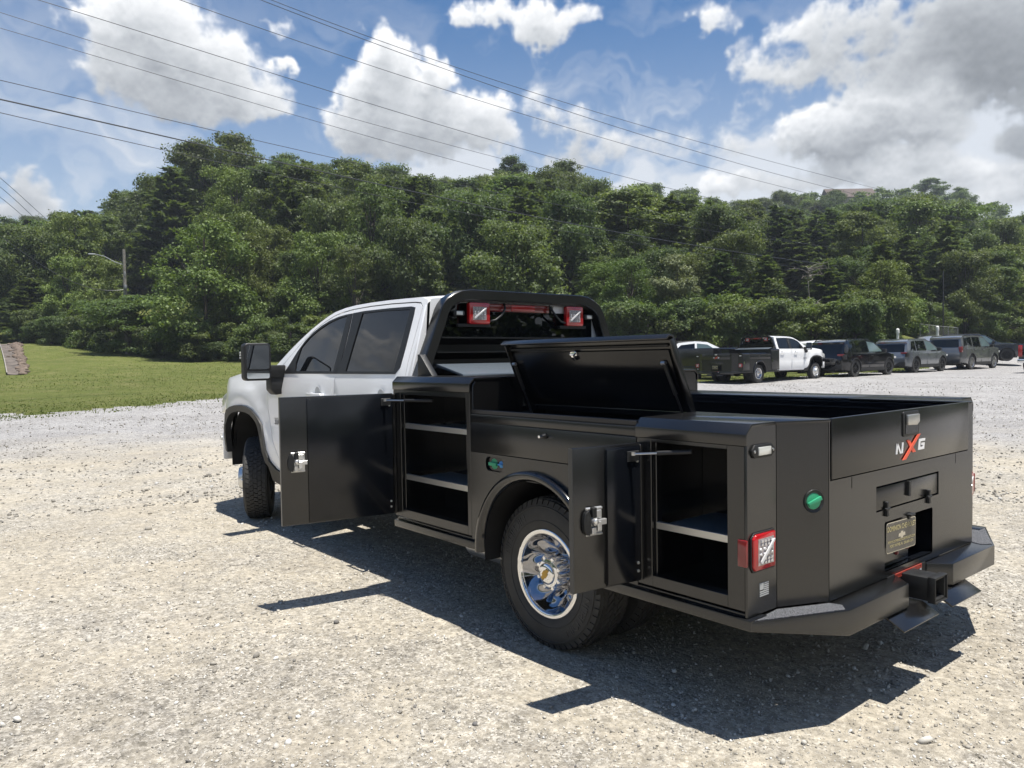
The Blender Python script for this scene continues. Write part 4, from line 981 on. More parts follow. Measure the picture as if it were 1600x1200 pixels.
def gravel_mat():
    m = bpy.data.materials.new('gravel'); m.use_nodes = True; t = m.node_tree; b = t.nodes['Principled BSDF']; n = t.nodes.new; l = t.links.new
    tc = n('ShaderNodeTexCoord'); P = tc.outputs['Object']
    def noise(sc, det=4, rough=.55):
        q = n('ShaderNodeTexNoise'); q.inputs['Scale'].default_value = sc; q.inputs['Detail'].default_value = det; q.inputs['Roughness'].default_value = rough; l(P, q.inputs['Vector']); return q
    def vor(sc, feat='F1', rnd=1.0):
        q = n('ShaderNodeTexVoronoi'); q.feature = feat; q.inputs['Scale'].default_value = sc; q.inputs['Randomness'].default_value = rnd; l(P, q.inputs['Vector']); return q
    def M2(op, a, b_, c=None):
        q = n('ShaderNodeMath'); q.operation = op
        for i, s in enumerate((a, b_, c)):
            if s is None: continue
            if isinstance(s, (int, float)): q.inputs[i].default_value = s
            else: l(s, q.inputs[i])
        return q.outputs[0]
    def ramp(f, pts):
        q = n('ShaderNodeValToRGB'); e = q.color_ramp.elements
        while len(e) < len(pts): e.new(.5)
        for k, (p, c) in enumerate(pts): e[k].position = p; e[k].color = (*c, 1)
        l(f, q.inputs[0]); return q.outputs[0]
    def mix(f, a, b_, ty='MIX'):
        q = n('ShaderNodeMix'); q.data_type = 'RGBA'; q.blend_type = ty
        if isinstance(f, (int, float)): q.inputs[0].default_value = f
        else: l(f, q.inputs[0])
        l(a, q.inputs[6]); l(b_, q.inputs[7]); return q.outputs[2]
    # stones of two sizes
    v1 = vor(92); v2 = vor(48); v3 = vor(190)
    sc = n('ShaderNodeSeparateColor'); l(v1.outputs['Color'], sc.inputs[0]); sc2 = n('ShaderNodeSeparateColor'); l(v2.outputs['Color'], sc2.inputs[0])
    st = ramp(sc.outputs[0], [(0, (.25, .235, .205)), (.30, (.38, .358, .315)), (.65, (.49, .465, .415)), (.9, (.61, .59, .54)), (1, (.69, .67, .63))])
    st2 = ramp(sc2.outputs[0], [(0, (.24, .225, .19)), (.35, (.40, .378, .33)), (.75, (.52, .495, .44)), (1, (.65, .63, .58))])
    big = M2('GREATER_THAN', sc2.outputs[1], .80)
    stones = mix(big, st, st2)
    fines = ramp(noise(420, 3).outputs[0], [(.3, (.395, .355, .285)), (.7, (.535, .495, .41))])
    # patches of sandy fines
    pn = noise(.85, 5, .62); pn2 = noise(5.5, 4, .6)
    pm = M2('ADD', M2('MULTIPLY', pn.outputs[0], .7), M2('MULTIPLY', pn2.outputs[0], .3))
    pr = n('ShaderNodeMapRange'); pr.inputs[1].default_value = .42; pr.inputs[2].default_value = .56; l(pm, pr.inputs[0])
    base = mix(M2('MULTIPLY', pr.outputs[0], .66), stones, fines)
    # tint between warm sand near the truck and blue-grey crushed limestone further out
    sp = n('ShaderNodeSeparateXYZ'); l(P, sp.inputs[0])
    dd = n('ShaderNodeVectorMath'); dd.operation = 'DISTANCE'; l(P, dd.inputs[0]); dd.inputs[1].default_value = (-2.0, -1.0, 0)
    dn = M2('ADD', dd.outputs['Value'], M2('MULTIPLY', M2('SUBTRACT', noise(.35, 4).outputs[0], .5), 9.0))
    fr = n('ShaderNodeMapRange'); fr.inputs[1].default_value = 8.5; fr.inputs[2].default_value = 13.5; l(dn, fr.inputs[0])
    grey = ramp(sc.outputs[0], [(0, (.20, .20, .208)), (.4, (.33, .33, .340)), (.8, (.45, .45, .458)), (1, (.60, .60, .60))])
    base2 = mix(fr.outputs[0], base, grey)
    tn = ramp(noise(.5, 3).outputs[0], [(.35, (.80, .775, .74)), (.65, (.95, .93, .895))])
    col = mix(1.0, base2, tn, 'MULTIPLY')
    sp1 = ramp(noise(9, 3, .7).outputs[0], [(.30, (.76, .76, .77)), (.50, (1.0, 1.0, 1.0)), (.72, (1.15, 1.145, 1.14))])
    sp2 = ramp(noise(24, 2, .6).outputs[0], [(.30, (.72, .72, .72)), (.70, (1.20, 1.20, 1.19))])
    sp3 = ramp(noise(2.6, 4, .75).outputs[0], [(.34, (.88, .88, .885)), (.50, (1.0, 1.0, 1.0)), (.66, (1.08, 1.075, 1.07))])
    col = mix(1.0, mix(1.0, mix(1.0, col, sp1, 'MULTIPLY'), sp2, 'MULTIPLY'), sp3, 'MULTIPLY')
    # tyre-track and damp-stain darkening
    l(col, b.inputs['Base Color']); b.inputs['Roughness'].default_value = .92; b.inputs['Specular IOR Level'].default_value = .25
    # relief
    h1 = M2('SUBTRACT', 1.0, M2('MULTIPLY', v1.outputs['Distance'], 1.0)); h2 = M2('SUBTRACT', 1.0, v2.outputs['Distance']); h3 = M2('SUBTRACT', 1.0, v3.outputs['Distance'])
    hh = M2('ADD', M2('ADD', M2('MULTIPLY', h1, .42), M2('MULTIPLY', M2('MULTIPLY', h2, big), .50)), M2('MULTIPLY', h3, .22))
    hh = M2('MULTIPLY', hh, M2('SUBTRACT', 1.0, M2('MULTIPLY', pr.outputs[0], .45)))
    hh = M2('ADD', hh, M2('MULTIPLY', noise(46, 6, .75).outputs[0], .55))
    bp = n('ShaderNodeBump'); bp.inputs['Strength'].default_value = 1.0; bp.inputs['Distance'].default_value = .014; l(hh, bp.inputs['Height']); l(bp.outputs[0], b.inputs['Normal'])
    return m
def grass_mat():
    m = bpy.data.materials.new('grass'); m.use_nodes = True; t = m.node_tree; b = t.nodes['Principled BSDF']; n = t.nodes.new; l = t.links.new
    tc = n('ShaderNodeTexCoord')
    def noise(sc, det=5, rough=.6):
        q = n('ShaderNodeTexNoise'); q.inputs['Scale'].default_value = sc; q.inputs['Detail'].default_value = det; q.inputs['Roughness'].default_value = rough; l(tc.outputs['Object'], q.inputs['Vector']); return q.outputs[0]
    r = n('ShaderNodeValToRGB'); e = r.color_ramp.elements; e[0].position = .32; e[0].color = (.076, .096, .020, 1); e[1].position = .68; e[1].color = (.155, .180, .046, 1)
    a = n('ShaderNodeMath'); a.operation = 'MULTIPLY_ADD'; l(noise(3.5, 8, .75), a.inputs[0]); a.inputs[1].default_value = .65; 
    a2 = n('ShaderNodeMath'); a2.operation = 'MULTIPLY'; l(noise(.22, 4), a2.inputs[0]); a2.inputs[1].default_value = .35; l(a2.outputs[0], a.inputs[2]); l(a.outputs[0], r.inputs[0])
    r2 = n('ShaderNodeValToRGB'); e = r2.color_ramp.elements; e[0].position = .48; e[0].color = (0, 0, 0, 1); e[1].position = .72; e[1].color = (1, 1, 1, 1); l(noise(.8, 7, .75), r2.inputs[0])
    mx = n('ShaderNodeMix'); mx.data_type = 'RGBA'; l(r2.outputs[0], mx.inputs[0]); l(r.outputs[0], mx.inputs[6]); mx.inputs[7].default_value = (.20, .19, .075, 1)
    l(mx.outputs[2], b.inputs['Base Color']); b.inputs['Roughness'].default_value = .9; b.inputs['Specular IOR Level'].default_value = .2
    bp = n('ShaderNodeBump'); bp.inputs['Strength'].default_value = 1; bp.inputs['Distance'].default_value = .12; l(noise(7, 8, .8), bp.inputs['Height']); l(bp.outputs[0], b.inputs['Normal'])
    return m
GV, GF, ISG = polar_sheet()
def sub(V, F, mask, name, m, label=None):
    f = F[mask]; u, inv = np.unique(f.ravel(), return_inverse=True)
    return mesh_np(name, V[u], inv.reshape(-1, 4), m, kind='structure')
lot = sub(GV, GF, ~ISG, 'gravel_lot', gravel_mat())
field = sub(GV, GF, ISG, 'grass_field', grass_mat())

# ---- the air between here and the hill
def haze():
    m = bpy.data.materials.new('haze'); m.use_nodes = True; t = m.node_tree; t.nodes.clear()
    o = t.nodes.new('ShaderNodeOutputMaterial'); v = t.nodes.new('ShaderNodeVolumePrincipled'); v.inputs['Color'].default_value = (.80, .88, 1, 1); v.inputs['Density'].default_value = .00045; v.inputs['Anisotropy'].default_value = .2
    t.links.new(v.outputs[0], o.inputs['Volume'])
    b = MB().box(-1100, 1100, -1100, 1100, -4, 95).build('haze', m, None, smooth=0); b['kind'] = 'stuff'
    tag(b, 'faint summer haze lying between the lot and the hill', 'haze')
haze()

# ---- loose stones
def ico():
    p = (1+5**.5)/2
    v = np.array([(-1,p,0),(1,p,0),(-1,-p,0),(1,-p,0),(0,-1,p),(0,1,p),(0,-1,-p),(0,1,-p),(p,0,-1),(p,0,1),(-p,0,-1),(-p,0,1)], float); v /= np.linalg.norm(v[0])
    f = np.array([(0,11,5),(0,5,1),(0,1,7),(0,7,10),(0,10,11),(1,5,9),(5,11,4),(11,10,2),(10,7,6),(7,1,8),(3,9,4),(3,4,2),(3,2,6),(3,6,8),(3,8,9),(4,9,5),(2,4,11),(6,2,10),(8,6,7),(9,8,1)])
    return v, f
def octa():
    v = np.array([(1,0,0),(-1,0,0),(0,1,0),(0,-1,0),(0,0,1),(0,0,-1)], float); f = np.array([(0,2,4),(2,1,4),(1,3,4),(3,0,4),(2,0,5),(1,2,5),(3,1,5),(0,3,5)]); return v, f
def stones(n, dmin, dmax, smin, smax, base, seed, power=2.0, sink=.25):
    r = np.random.default_rng(seed); bv, bf = base
    D = (dmin+(dmax-dmin)*r.random(n)**power); ang_ = np.radians(r.uniform(-38, 38, n))
    x = CAM[0]+D*(FH[0]*np.cos(ang_)+RH[0]*np.sin(ang_)); y = CAM[1]+D*(FH[1]*np.cos(ang_)+RH[1]*np.sin(ang_))
    cl = fbm(x+70, y+70, .9, 3, seed+5, .6, False, False); keep = r.random(n) < np.clip((cl-.28)*2.6, .18, 1)
    gk = grass_d(x, y) < .2; keep &= gk
    x, y, D = x[keep], y[keep], D[keep]; n = len(x)
    s = smin*(smax/smin)**(r.random(n)**2.6)
    V = bv[None]*(1+r.uniform(-.28, .28, (n, len(bv), 1)))
    V = V*np.stack([r.uniform(.8, 1.35, n), r.uniform(.7, 1.1, n), r.uniform(.45, .8, n)], 1)[:, None]
    q = r.normal(size=(n, 4)); q /= np.linalg.norm(q, axis=1)[:, None]; q[:, 1:3] *= .45; q /= np.linalg.norm(q, axis=1)[:, None]
    w, a, b, c = q.T
    Rm = np.stack([1-2*(b*b+c*c), 2*(a*b-c*w), 2*(a*c+b*w), 2*(a*b+c*w), 1-2*(a*a+c*c), 2*(b*c-a*w), 2*(a*c-b*w), 2*(b*c+a*w), 1-2*(a*a+b*b)], 1).reshape(n, 3, 3)
    V = np.einsum('nij,nkj->nki', Rm, V)*s[:, None, None]*.5
    z = hgt(x, y)
    V = V+np.stack([x, y, z+s*.5*(.62-sink)], 1)[:, None]
    F = bf[None]+(np.arange(n)*len(bv))[:, None, None]
    return V.reshape(-1, 3), F.reshape(-1, 3)
def stone_mat(g=1.0):
    m = bpy.data.materials.new('stone'); m.use_nodes = True; t = m.node_tree; b = t.nodes['Principled BSDF']; n = t.nodes.new; l = t.links.new
    ge = n('ShaderNodeNewGeometry'); r = n('ShaderNodeValToRGB'); e = r.color_ramp.elements
    for p, c in ((.12, (.26, .24, .205)), (.55, (.44, .415, .365)), (.8, (.54, .515, .46))): e.new(p).color = (*[q*g for q in c], 1)
    e[0].color = (.15*g, .145*g, .14*g, 1); e[-1].color = (.66*g, .65*g, .62*g, 1)
    l(ge.outputs['Random Per Island'], r.inputs[0]); l(r.outputs[0], b.inputs['Base Color']); b.inputs['Roughness'].default_value = .9; b.inputs['Specular IOR Level'].default_value = .25
    return m
SM = stone_mat()
pp = [stones(90000, 1.6, 9.0, .005, .019, octa(), 3, 1.25, .35), stones(9000, 1.8, 11, .012, .030, ico(), 4, 1.2, .35), stones(150, 2.0, 16, .030, .060, ico(), 6, 1.2, .3)]
Vs = []; Fs = []; o_ = 0
for V_, F_ in pp: Vs.append(V_); Fs.append(F_+o_); o_ += len(V_)
mesh_np('loose_gravel', np.concatenate(Vs), np.concatenate(Fs), SM, kind='stuff', smooth=False)
V_, F_ = stones(26000, 9, 40, .025, .060, octa(), 8, 1.3, .36)
fo_ = mesh_np('limestone_gravel', V_, F_, stone_mat(.70), kind='stuff', smooth=False); tag(fo_, 'grey crushed limestone on the far part of the lot', 'gravel')

# ================================================================== TREES
def leaf_mat(name, dark, light, tips, trans=.28, rough=.55):
    m = bpy.data.materials.new(name); m.use_nodes = True; t = m.node_tree; b = t.nodes['Principled BSDF']; n = t.nodes.new; l = t.links.new
    tc = n('ShaderNodeTexCoord'); no = n('ShaderNodeTexNoise'); no.inputs['Scale'].default_value = .9; no.inputs['Detail'].default_value = 4; l(tc.outputs['Object'], no.inputs['Vector'])
    oi = n('ShaderNodeObjectInfo'); ge = n('ShaderNodeNewGeometry')
    a = n('ShaderNodeMath'); a.operation = 'MULTIPLY_ADD'; l(ge.outputs['Random Per Island'], a.inputs[0]); a.inputs[1].default_value = .40
    q = n('ShaderNodeMath'); q.operation = 'MULTIPLY_ADD'; l(no.outputs[0], q.inputs[0]); q.inputs[1].default_value = .9; q.inputs[2].default_value = -.17; l(q.outputs[0], a.inputs[2])
    r = n('ShaderNodeValToRGB'); e = r.color_ramp.elements; e[0].position = .18; e[0].color = (*dark, 1); e[1].position = .95; e[1].color = (*tips, 1); e.new(.58).color = (*light, 1); l(a.outputs[0], r.inputs[0])
    hs = n('ShaderNodeHueSaturation'); l(r.outputs[0], hs.inputs['Color'])
    h = n('ShaderNodeMapRange'); h.inputs[3].default_value = .486; h.inputs[4].default_value = .520; l(oi.outputs['Random'], h.inputs[0]); l(h.outputs[0], hs.inputs['Hue'])
    w = n('ShaderNodeMath'); w.operation = 'MULTIPLY'; l(oi.outputs['Random'], w.inputs[0]); w.inputs[1].default_value = 7.31
    w2 = n('ShaderNodeMath'); w2.operation = 'FRACT'; l(w.outputs[0], w2.inputs[0])
    v = n('ShaderNodeMapRange'); v.inputs[3].default_value = .78; v.inputs[4].default_value = 1.24; l(w2.outputs[0], v.inputs[0]); l(v.outputs[0], hs.inputs['Value'])
    l(hs.outputs[0], b.inputs['Base Color']); b.inputs['Roughness'].default_value = rough; b.inputs['Specular IOR Level'].default_value = .35
    tr = n('ShaderNodeBsdfTranslucent'); sc = n('ShaderNodeVectorMath'); sc.operation = 'MULTIPLY'; l(hs.outputs[0], sc.inputs[0]); sc.inputs[1].default_value = (1.5, 1.5, .6); l(sc.outputs[0], tr.inputs[0])
    mx = n('ShaderNodeMixShader'); mx.inputs[0].default_value = trans; l(b.outputs[0], mx.inputs[1]); l(tr.outputs[0], mx.inputs[2]); l(mx.outputs[0], t.nodes['Material Output'].inputs[0])
    return m
LM = {'broad': leaf_mat('leaf_broad', (.050, .076, .028), (.110, .148, .048), (.175, .215, .078), .40),
      'bright': leaf_mat('leaf_bright', (.066, .096, .024), (.140, .190, .044), (.215, .265, .07)),
      'pale': leaf_mat('leaf_pale', (.08, .10, .045), (.20, .23, .12), (.34, .36, .22)),
      'pine': leaf_mat('needle_green', (.048, .073, .033), (.096, .132, .051), (.148, .184, .072), .38),
      'cedar': leaf_mat('needle_dark', (.028, .046, .020), (.055, .080, .030), (.090, .120, .044), .26)}
BARK = noisy(mat('bark', (.060, .050, .040), .9), 9, .35, 0, .6, 30)
BARKG = noisy(mat('grey_dead_wood', (.20, .185, .16), .85), 9, .2)
def rhomb(c, nrm, tan, ln, wd):
    tan = tan-nrm*(tan*nrm).sum(1)[:, None]; tan /= np.linalg.norm(tan, axis=1)[:, None]+1e-9
    bi = np.cross(nrm, tan); ln = ln[:, None]; wd = wd[:, None]
    V = np.stack([c-tan*ln*.5, c+bi*wd*.5-tan*ln*.05, c+tan*ln*.5, c-bi*wd*.5-tan*ln*.05], 1)
    return V
def quads_obj(name, V, m, parent=None):
    n = len(V); F = np.arange(n*4, dtype=np.int32).reshape(n, 4)
    return mesh_np(name, V.reshape(-1, 3), F, m, parent, smooth=False)
def nz(a): return a/(np.linalg.norm(a, axis=-1, keepdims=True)+1e-9)
def broadleaf(seed, H, Wd, npf, nl, ls, shape='round', low=.10):
    npf = int(npf*2.4); r = np.random.default_rng(seed); f = low+(1-low)*r.random(npf)**.82
    if shape == 'round': env = np.sin(np.pi*np.clip(.16+.80*f, 0, 1))**.62
    elif shape == 'tall': env = np.sin(np.pi*np.clip(.30+.66*f, 0, 1))**.75
    else: env = np.clip(1.05-.80*f, .1, 1)*np.clip(f*6, .4, 1)
    az = r.uniform(0, 2*np.pi, npf); lob = 1+.16*np.sin(az*3+seed)+.10*np.sin(az*5+f*9+seed*2); rr = Wd/2*env*lob*(.22+.74*np.sqrt(r.random(npf)))
    pr = Wd*(.040+.085*r.random(npf)**1.6)
    z = np.clip(f*H, pr*.6, H-pr*.75)
    C_ = np.stack([rr*np.cos(az), rr*np.sin(az), z], 1)
    nlb = max(9, npf//9); pick = r.choice(npf, nlb, replace=False); lobe = C_[pick]*np.array([1.06, 1.06, 1]); own = r.integers(0, nlb, npf)
    q = nz(r.normal(size=(npf, 3))+np.array([0, 0, .25])); lr = Wd*(.10+.09*r.random(nlb))
    Cl = lobe[own]+q*lr[own][:, None]*np.array([1.15, 1.15, .8])*r.random(npf)[:, None]**.5
    m_ = r.random(npf) < .80; C_ = np.where(m_[:, None], Cl, C_); C_[:, 2] = np.clip(C_[:, 2], pr*.6, H-pr*.5)
    cnt = (nl*(pr/pr.mean())**1.7/npf).astype(int)+8
    idx = np.repeat(np.arange(npf), cnt); n = len(idx)
    d = nz(r.normal(size=(n, 3))+np.array([0, 0, .35])); sq = np.stack([1+.6*r.random(npf), 1+.6*r.random(npf), .55+.25*r.random(npf)], 1)
    rad = pr[idx]*(.35+.85*r.random(n)**.7)*(1+.35*np.sin(d[:, 0]*5+idx)*np.cos(d[:, 1]*6+idx*2))
    c = C_[idx]+d*sq[idx]*rad[:, None]
    nrm = nz(d*.75+np.array([0, 0, .55])+r.normal(size=(n, 3))*.55); tan = nz(r.normal(size=(n, 3))+d*.5-np.array([0, 0, .3]))
    s = .70*ls*(.5+1.0*r.random(n))
    V = rhomb(c, nrm, tan, s*1.15, s*.80)
    mb = MB(); tr = Wd*.022+.04
    lean = r.uniform(-.4, .4, 2)
    tp = [(0, 0, -.3), (lean[0]*.2, lean[1]*.2, H*.25), (lean[0]*.6, lean[1]*.6, H*.55), (lean[0], lean[1], H*.9)]
    mb.tube(tp, tr, 7, r2=tr*.2)
    for k in r.choice(npf, min(16, npf), replace=False):
        p = C_[k]; b0 = Vector((lean[0]*.5*p[2]/H, lean[1]*.5*p[2]/H, max(.3, p[2]*.55))); e = Vector(p.tolist())
        mb.tube([b0, b0.lerp(e, .5)+Vector((0, 0, -.1)), e], tr*.38, 5, r2=tr*.08)
    return V, mb
def pine(seed, H, Wd, nl, droop=.12, layer=.55, low=.05, feather=1.0):
    r = np.random.default_rng(seed); br = []; z = H*low
    while z < H*.97:
        f = z/H; k = int(r.integers(5, 8)) if f < .85 else 4; a0 = r.uniform(0, 6.28)
        for j in range(k):
            Ln = Wd/2*((1-f)**.72*.93+.07)*r.uniform(.62, 1.12)*(min(1, .55+f*2.2))
            br.append((z+r.uniform(-.2, .2), a0+j*2*np.pi/k+r.uniform(-.25, .25), max(Ln, .25), r.uniform(-.05, .22)+f*.25))
        z += layer*(1.0-.45*f)*r.uniform(.75, 1.25)
    B = np.array(br); tl = B[:, 2].sum(); cnt = np.maximum((nl*B[:, 2]**1.25/(B[:, 2]**1.25).sum()).astype(int), 8); idx = np.repeat(np.arange(len(B)), cnt); n = len(idx)
    t = r.random(n)**.75; L_ = B[idx, 2]; a = B[idx, 1]
    side = (r.random(n)*2-1); spread = .38*L_*feather*np.clip(1.15-t, .1, .75)*side
    out = np.stack([np.cos(a), np.sin(a), np.zeros(n)], 1); lat = np.stack([-np.sin(a), np.cos(a), np.zeros(n)], 1)
    zz = B[idx, 0]+t*L_*B[idx, 3]-droop*L_*t**2-np.abs(side)*.06*L_+r.normal(size=n)*.06
    c = out*(t*L_)[:, None]+lat*spread[:, None]; c[:, 2] = zz
    dirn = nz(out*.8+lat*side[:, None]*.8+np.array([0, 0, 1])*r.uniform(-.1, .45, n)[:, None]+r.normal(size=(n, 3))*.2)
    nrm = nz(np.array([0, 0, 1.])+r.normal(size=(n, 3))*.45)
    s = (.20+.22*r.random(n))*(.9 if H < 8 else 1.15)
    V = rhomb(c, nrm, dirn, s*1.6, s*.50)
    mb = MB().tube([(0, 0, -.3), (0, 0, H*.5), (0, 0, H*.985)], H*.013+.05, 7, r2=.03)
    for q in B[::2]:
        e = Vector((math.cos(q[1])*q[2]*.85, math.sin(q[1])*q[2]*.85, q[0]+q[2]*q[3]*.85-droop*q[2]*.7)); mb.tube([(0, 0, q[0]), e], .045, 4, r2=.012)
    return V, mb
PROTO = {}
def proto(key, V, mb, lm, H, Wd):
    r = empty('tree_source', (0, 0, -500)); c = quads_obj('crown', V, LM[lm]); t = mb.build('trunk', BARK, None, smooth=60, recalc=False)
    PROTO[key] = (c.data, t.data, H, Wd); bpy.data.objects.remove(c); bpy.data.objects.remove(t); bpy.data.objects.remove(r)
for k, (sd, H, Wd, npf, nl, ls, shp, lm, low) in {
    'broad_a': (1, 11, 8.5, 62, 15000, .25, 'round', 'broad', .06), 'broad_b': (2, 12, 7.5, 58, 14000, .24, 'round', 'broad', .10), 'broad_c': (3, 13, 7, 55, 14000, .25, 'tall', 'broad', .08), 'broad_d': (4, 10, 9, 66, 15000, .27, 'round', 'broad', .05),
    'bright_a': (5, 10, 8, 66, 17000, .22, 'round', 'bright', .04), 'bright_b': (6, 8, 6, 50, 12000, .21, 'tall', 'bright', .03), 'pale_a': (7, 8.5, 5.5, 46, 11000, .23, 'tall', 'pale', .04),
    'bush_a': (8, 3.6, 4.6, 34, 8500, .17, 'round', 'broad', .02), 'bush_b': (9, 2.6, 3.8, 26, 6500, .15, 'round', 'bright', .02)}.items():
    V_, mb_ = broadleaf(sd, H, Wd, npf, int(nl*1.75), ls, shp, low); proto(k, V_, mb_, lm, H, Wd)
for k, (sd, H, Wd, nl, dr, ly, low, fe, lm) in {'pine_a': (11, 13, 7.5, 15000, .10, .62, .04, 1.0, 'pine'), 'pine_b': (12, 12, 6.5, 14000, .16, .55, .05, 1.1, 'pine'), 'pine_c': (13, 10, 7.0, 14000, .05, .70, .03, 1.2, 'pine'), 'cedar_a': (14, 7, 2.8, 8000, .0, .34, .02, 1.3, 'cedar'), 'cedar_b': (15, 9, 4.2, 10000, .05, .42, .02, 1.2, 'cedar')}.items():
    V_, mb_ = pine(sd, H, Wd, nl, dr, ly, low, fe); proto(k, V_, mb_, lm, H, Wd)
NT = [0]
def tree(key, x, y, Hh, Wh=None, label=None, group=None, name=None, cat='tree', sink=0.15):
    cdm, tdm, H, Wd = PROTO[key]
    kind = key.split('_')[0]
    name = name or {'broad': 'broadleaf_tree', 'bright': 'broadleaf_tree', 'pale': 'broadleaf_tree', 'bush': 'bush', 'pine': 'pine_tree', 'cedar': 'cedar_tree'}[kind]
    e = empty(name, (x, y, gz(x, y)-sink), random.uniform(0, 6.28)); s = Hh/H; sw = s if Wh is None else Wh/Wd
    e.scale = (sw*random.uniform(.94, 1.06), sw*random.uniform(.94, 1.06), s)
    c = bpy.data.objects.new('crown', cdm); COL.objects.link(c); c.parent = e
    if kind != 'bush' or True:
        t = bpy.data.objects.new('trunk' if kind != 'bush' else 'stem', tdm); COL.objects.link(t); t.parent = e
    tag(e, label, cat, group); NT[0] += 1
    return e
HERO = []; HU = []
def hero(key, u, vtop, D, wpx, label):
    x, y = place(u, D); z = gz(x, y); top = 1.507+(vh(u)-vtop)*D/FPX
    tree(key, x, y, max(top-z, 1.0)*1.02, wpx*D/FPX, label); HERO.append((x, y, wpx*D/FPX*.36)); HU.append((u, D, wpx))
hero('bright_a', 325, 355, 63, 172, 'bright green round tree at the grass edge left of the white cab')
hero('broad_b', 358, 213, 100, 130, 'tallest round-topped tree on the skyline above the white cab')
hero('pine_c', 275, 262, 92, 170, 'dark spreading pine on the skyline just left of the tallest round tree')
hero('pine_a', 55, 432, 78, 140, 'feathery pine leaning over the grass beside the drainage channel')
hero('bright_b', 108, 405, 76, 78, 'yellow-green young tree left of the wooden lamp pole')
hero('bright_b', 178, 412, 72, 64, 'yellow-green small tree directly behind the wooden lamp pole')
hero('broad_a', 205, 462, 65, 130, 'grey-green bushy tree at the foot of the wooden lamp pole')
hero('bright_a', 505, 368, 62, 120, 'olive green feathery tree just above the cab roof')
hero('broad_d', 640, 345, 64, 122, 'broad bright-topped tree above the black headache rack')
hero('pine_b', 748, 352, 66, 64, 'dark narrow pine behind the headache rack lamps')
hero('broad_b', 555, 390, 60, 90, 'mid green bushy tree between the cab roof and the headache rack')
hero('cedar_b', 855, 425, 58, 60, 'low dark cedar right behind the headache rack top')
hero('bright_a', 945, 412, 60, 95, 'olive green full tree right of the headache rack')
hero('bright_a', 985, 405, 57, 100, 'light olive tree at the left side of the pale-leaved tree')
hero('pale_a', 1055, 398, 56, 78, 'pale whitish-green leafy tree above the left parked white car')
hero('pine_c', 1130, 392, 60, 120, 'soft green layered tree above the distant white truck cab')
hero('pine_b', 1200, 398, 63, 95, 'spreading hemlock left of the dead grey branches')
hero('pine_a', 1290, 405, 66, 120, 'dark layered pine behind the black SUV')
hero('bright_a', 1378, 410, 55.5, 100, 'bright yellow-green round tree above the grey SUV')
hero('broad_a', 1440, 470, 68, 80, 'low olive tree behind the chain-link fence')
hero('pine_b', 1245, 360, 82, 120, 'tall pine just above the dead grey branches')
hero('broad_c', 800, 252, 118, 66, 'ragged tall tree on the skyline above the headache rack')
hero('broad_b', 875, 258, 116, 90, 'open-crowned tree on the skyline right of the ragged tall one')
hero('cedar_a', 1005, 289, 150, 34, 'small pointed cedar standing on the skyline above the open box lid')
hero('cedar_a', 1085, 296, 160, 30, 'slim pointed cedar on the skyline left of the hilltop roof')
hero('pine_a', 190, 297, 125, 60, 'spiky dark pine on the skyline above the wooden lamp pole')
hero('broad_c', 1455, 282, 236, 60, 'tall lone tree crowning the right end of the hill')
hero('broad_b', 1500, 295, 232, 40, 'flat-topped small tree just right of the lone tree on the hill')
# the rest of the wood
G1 = {'broad': ('round dark green broadleaf tree in the dense wood on the hillside', 'broadleaf trees crowding the hillside'), 'pine': ('feathery dark green pine tree in the dense wood on the hillside', 'pine trees crowding the hillside'),
      'bright': ('lighter olive green broadleaf tree in the dense wood on the hillside', 'lighter broadleaf trees on the hillside'), 'cedar': ('narrow dark cedar tree in the dense wood on the hillside', 'cedars on the hillside'), 'pale': ('pale green broadleaf tree in the dense wood on the hillside', 'pale trees on the hillside')}
rt_ = random.Random(21)
ZN = [(130, 'at the far left end of the wood'), (262, 'behind the wooden lamp pole'), (400, 'above the truck hood'), (530, 'above the white cab'), (680, 'just left of the headache rack'), (840, 'above the headache rack'), (960, 'right of the headache rack'), (1090, 'above the open box lid'), (1240, 'above the distant white truck'), (1400, 'above the black and grey SUVs'), (1520, 'behind the chain-link fence'), (9999, 'at the right edge of the wood')]
KD = {'broad': 'round green broadleaf tree', 'pine': 'feathery dark green pine', 'bright': 'lighter olive tree', 'cedar': 'narrow dark cedar', 'pale': 'pale green broadleaf tree'}
def zone_label(k, u, fr):
    zn = [t for a, t in ZN if u < a][0]; tier = 'in the front row' if fr < .12 else ('low on the slope' if fr < .40 else ('high on the slope' if fr < .78 else 'on the skyline'))
    lab = KD[k]+' '+tier+' '+zn
    return lab, KD[k]+'s '+tier+' '+zn
def scatter():
    pts = []
    D = 57.0
    while D < 262:
        sp = 4.6 if D < 75 else (5.4 if D < 105 else (6.4 if D < 150 else 8.0))
        half = D*.74
        t = -half+rt_.uniform(0, sp)
        while t < half:
            u = 800+FPX*t/D
            dd = D+rt_.uniform(-.42, .42)*sp
            Df = np.interp(u, *DFK); Dr = np.interp(u, *DRK)
            if Df+1.0 < dd < Dr*1.04: pts.append((u, dd))
            t += sp*rt_.uniform(.8, 1.2)*(.80 if u > 1120 and D > 100 else 1)
        D += sp*.92
    return pts
far_pts = []
cnt = {'broad': 0, 'pine': 0, 'bright': 0, 'cedar': 0, 'pale': 0}
PT = scatter()
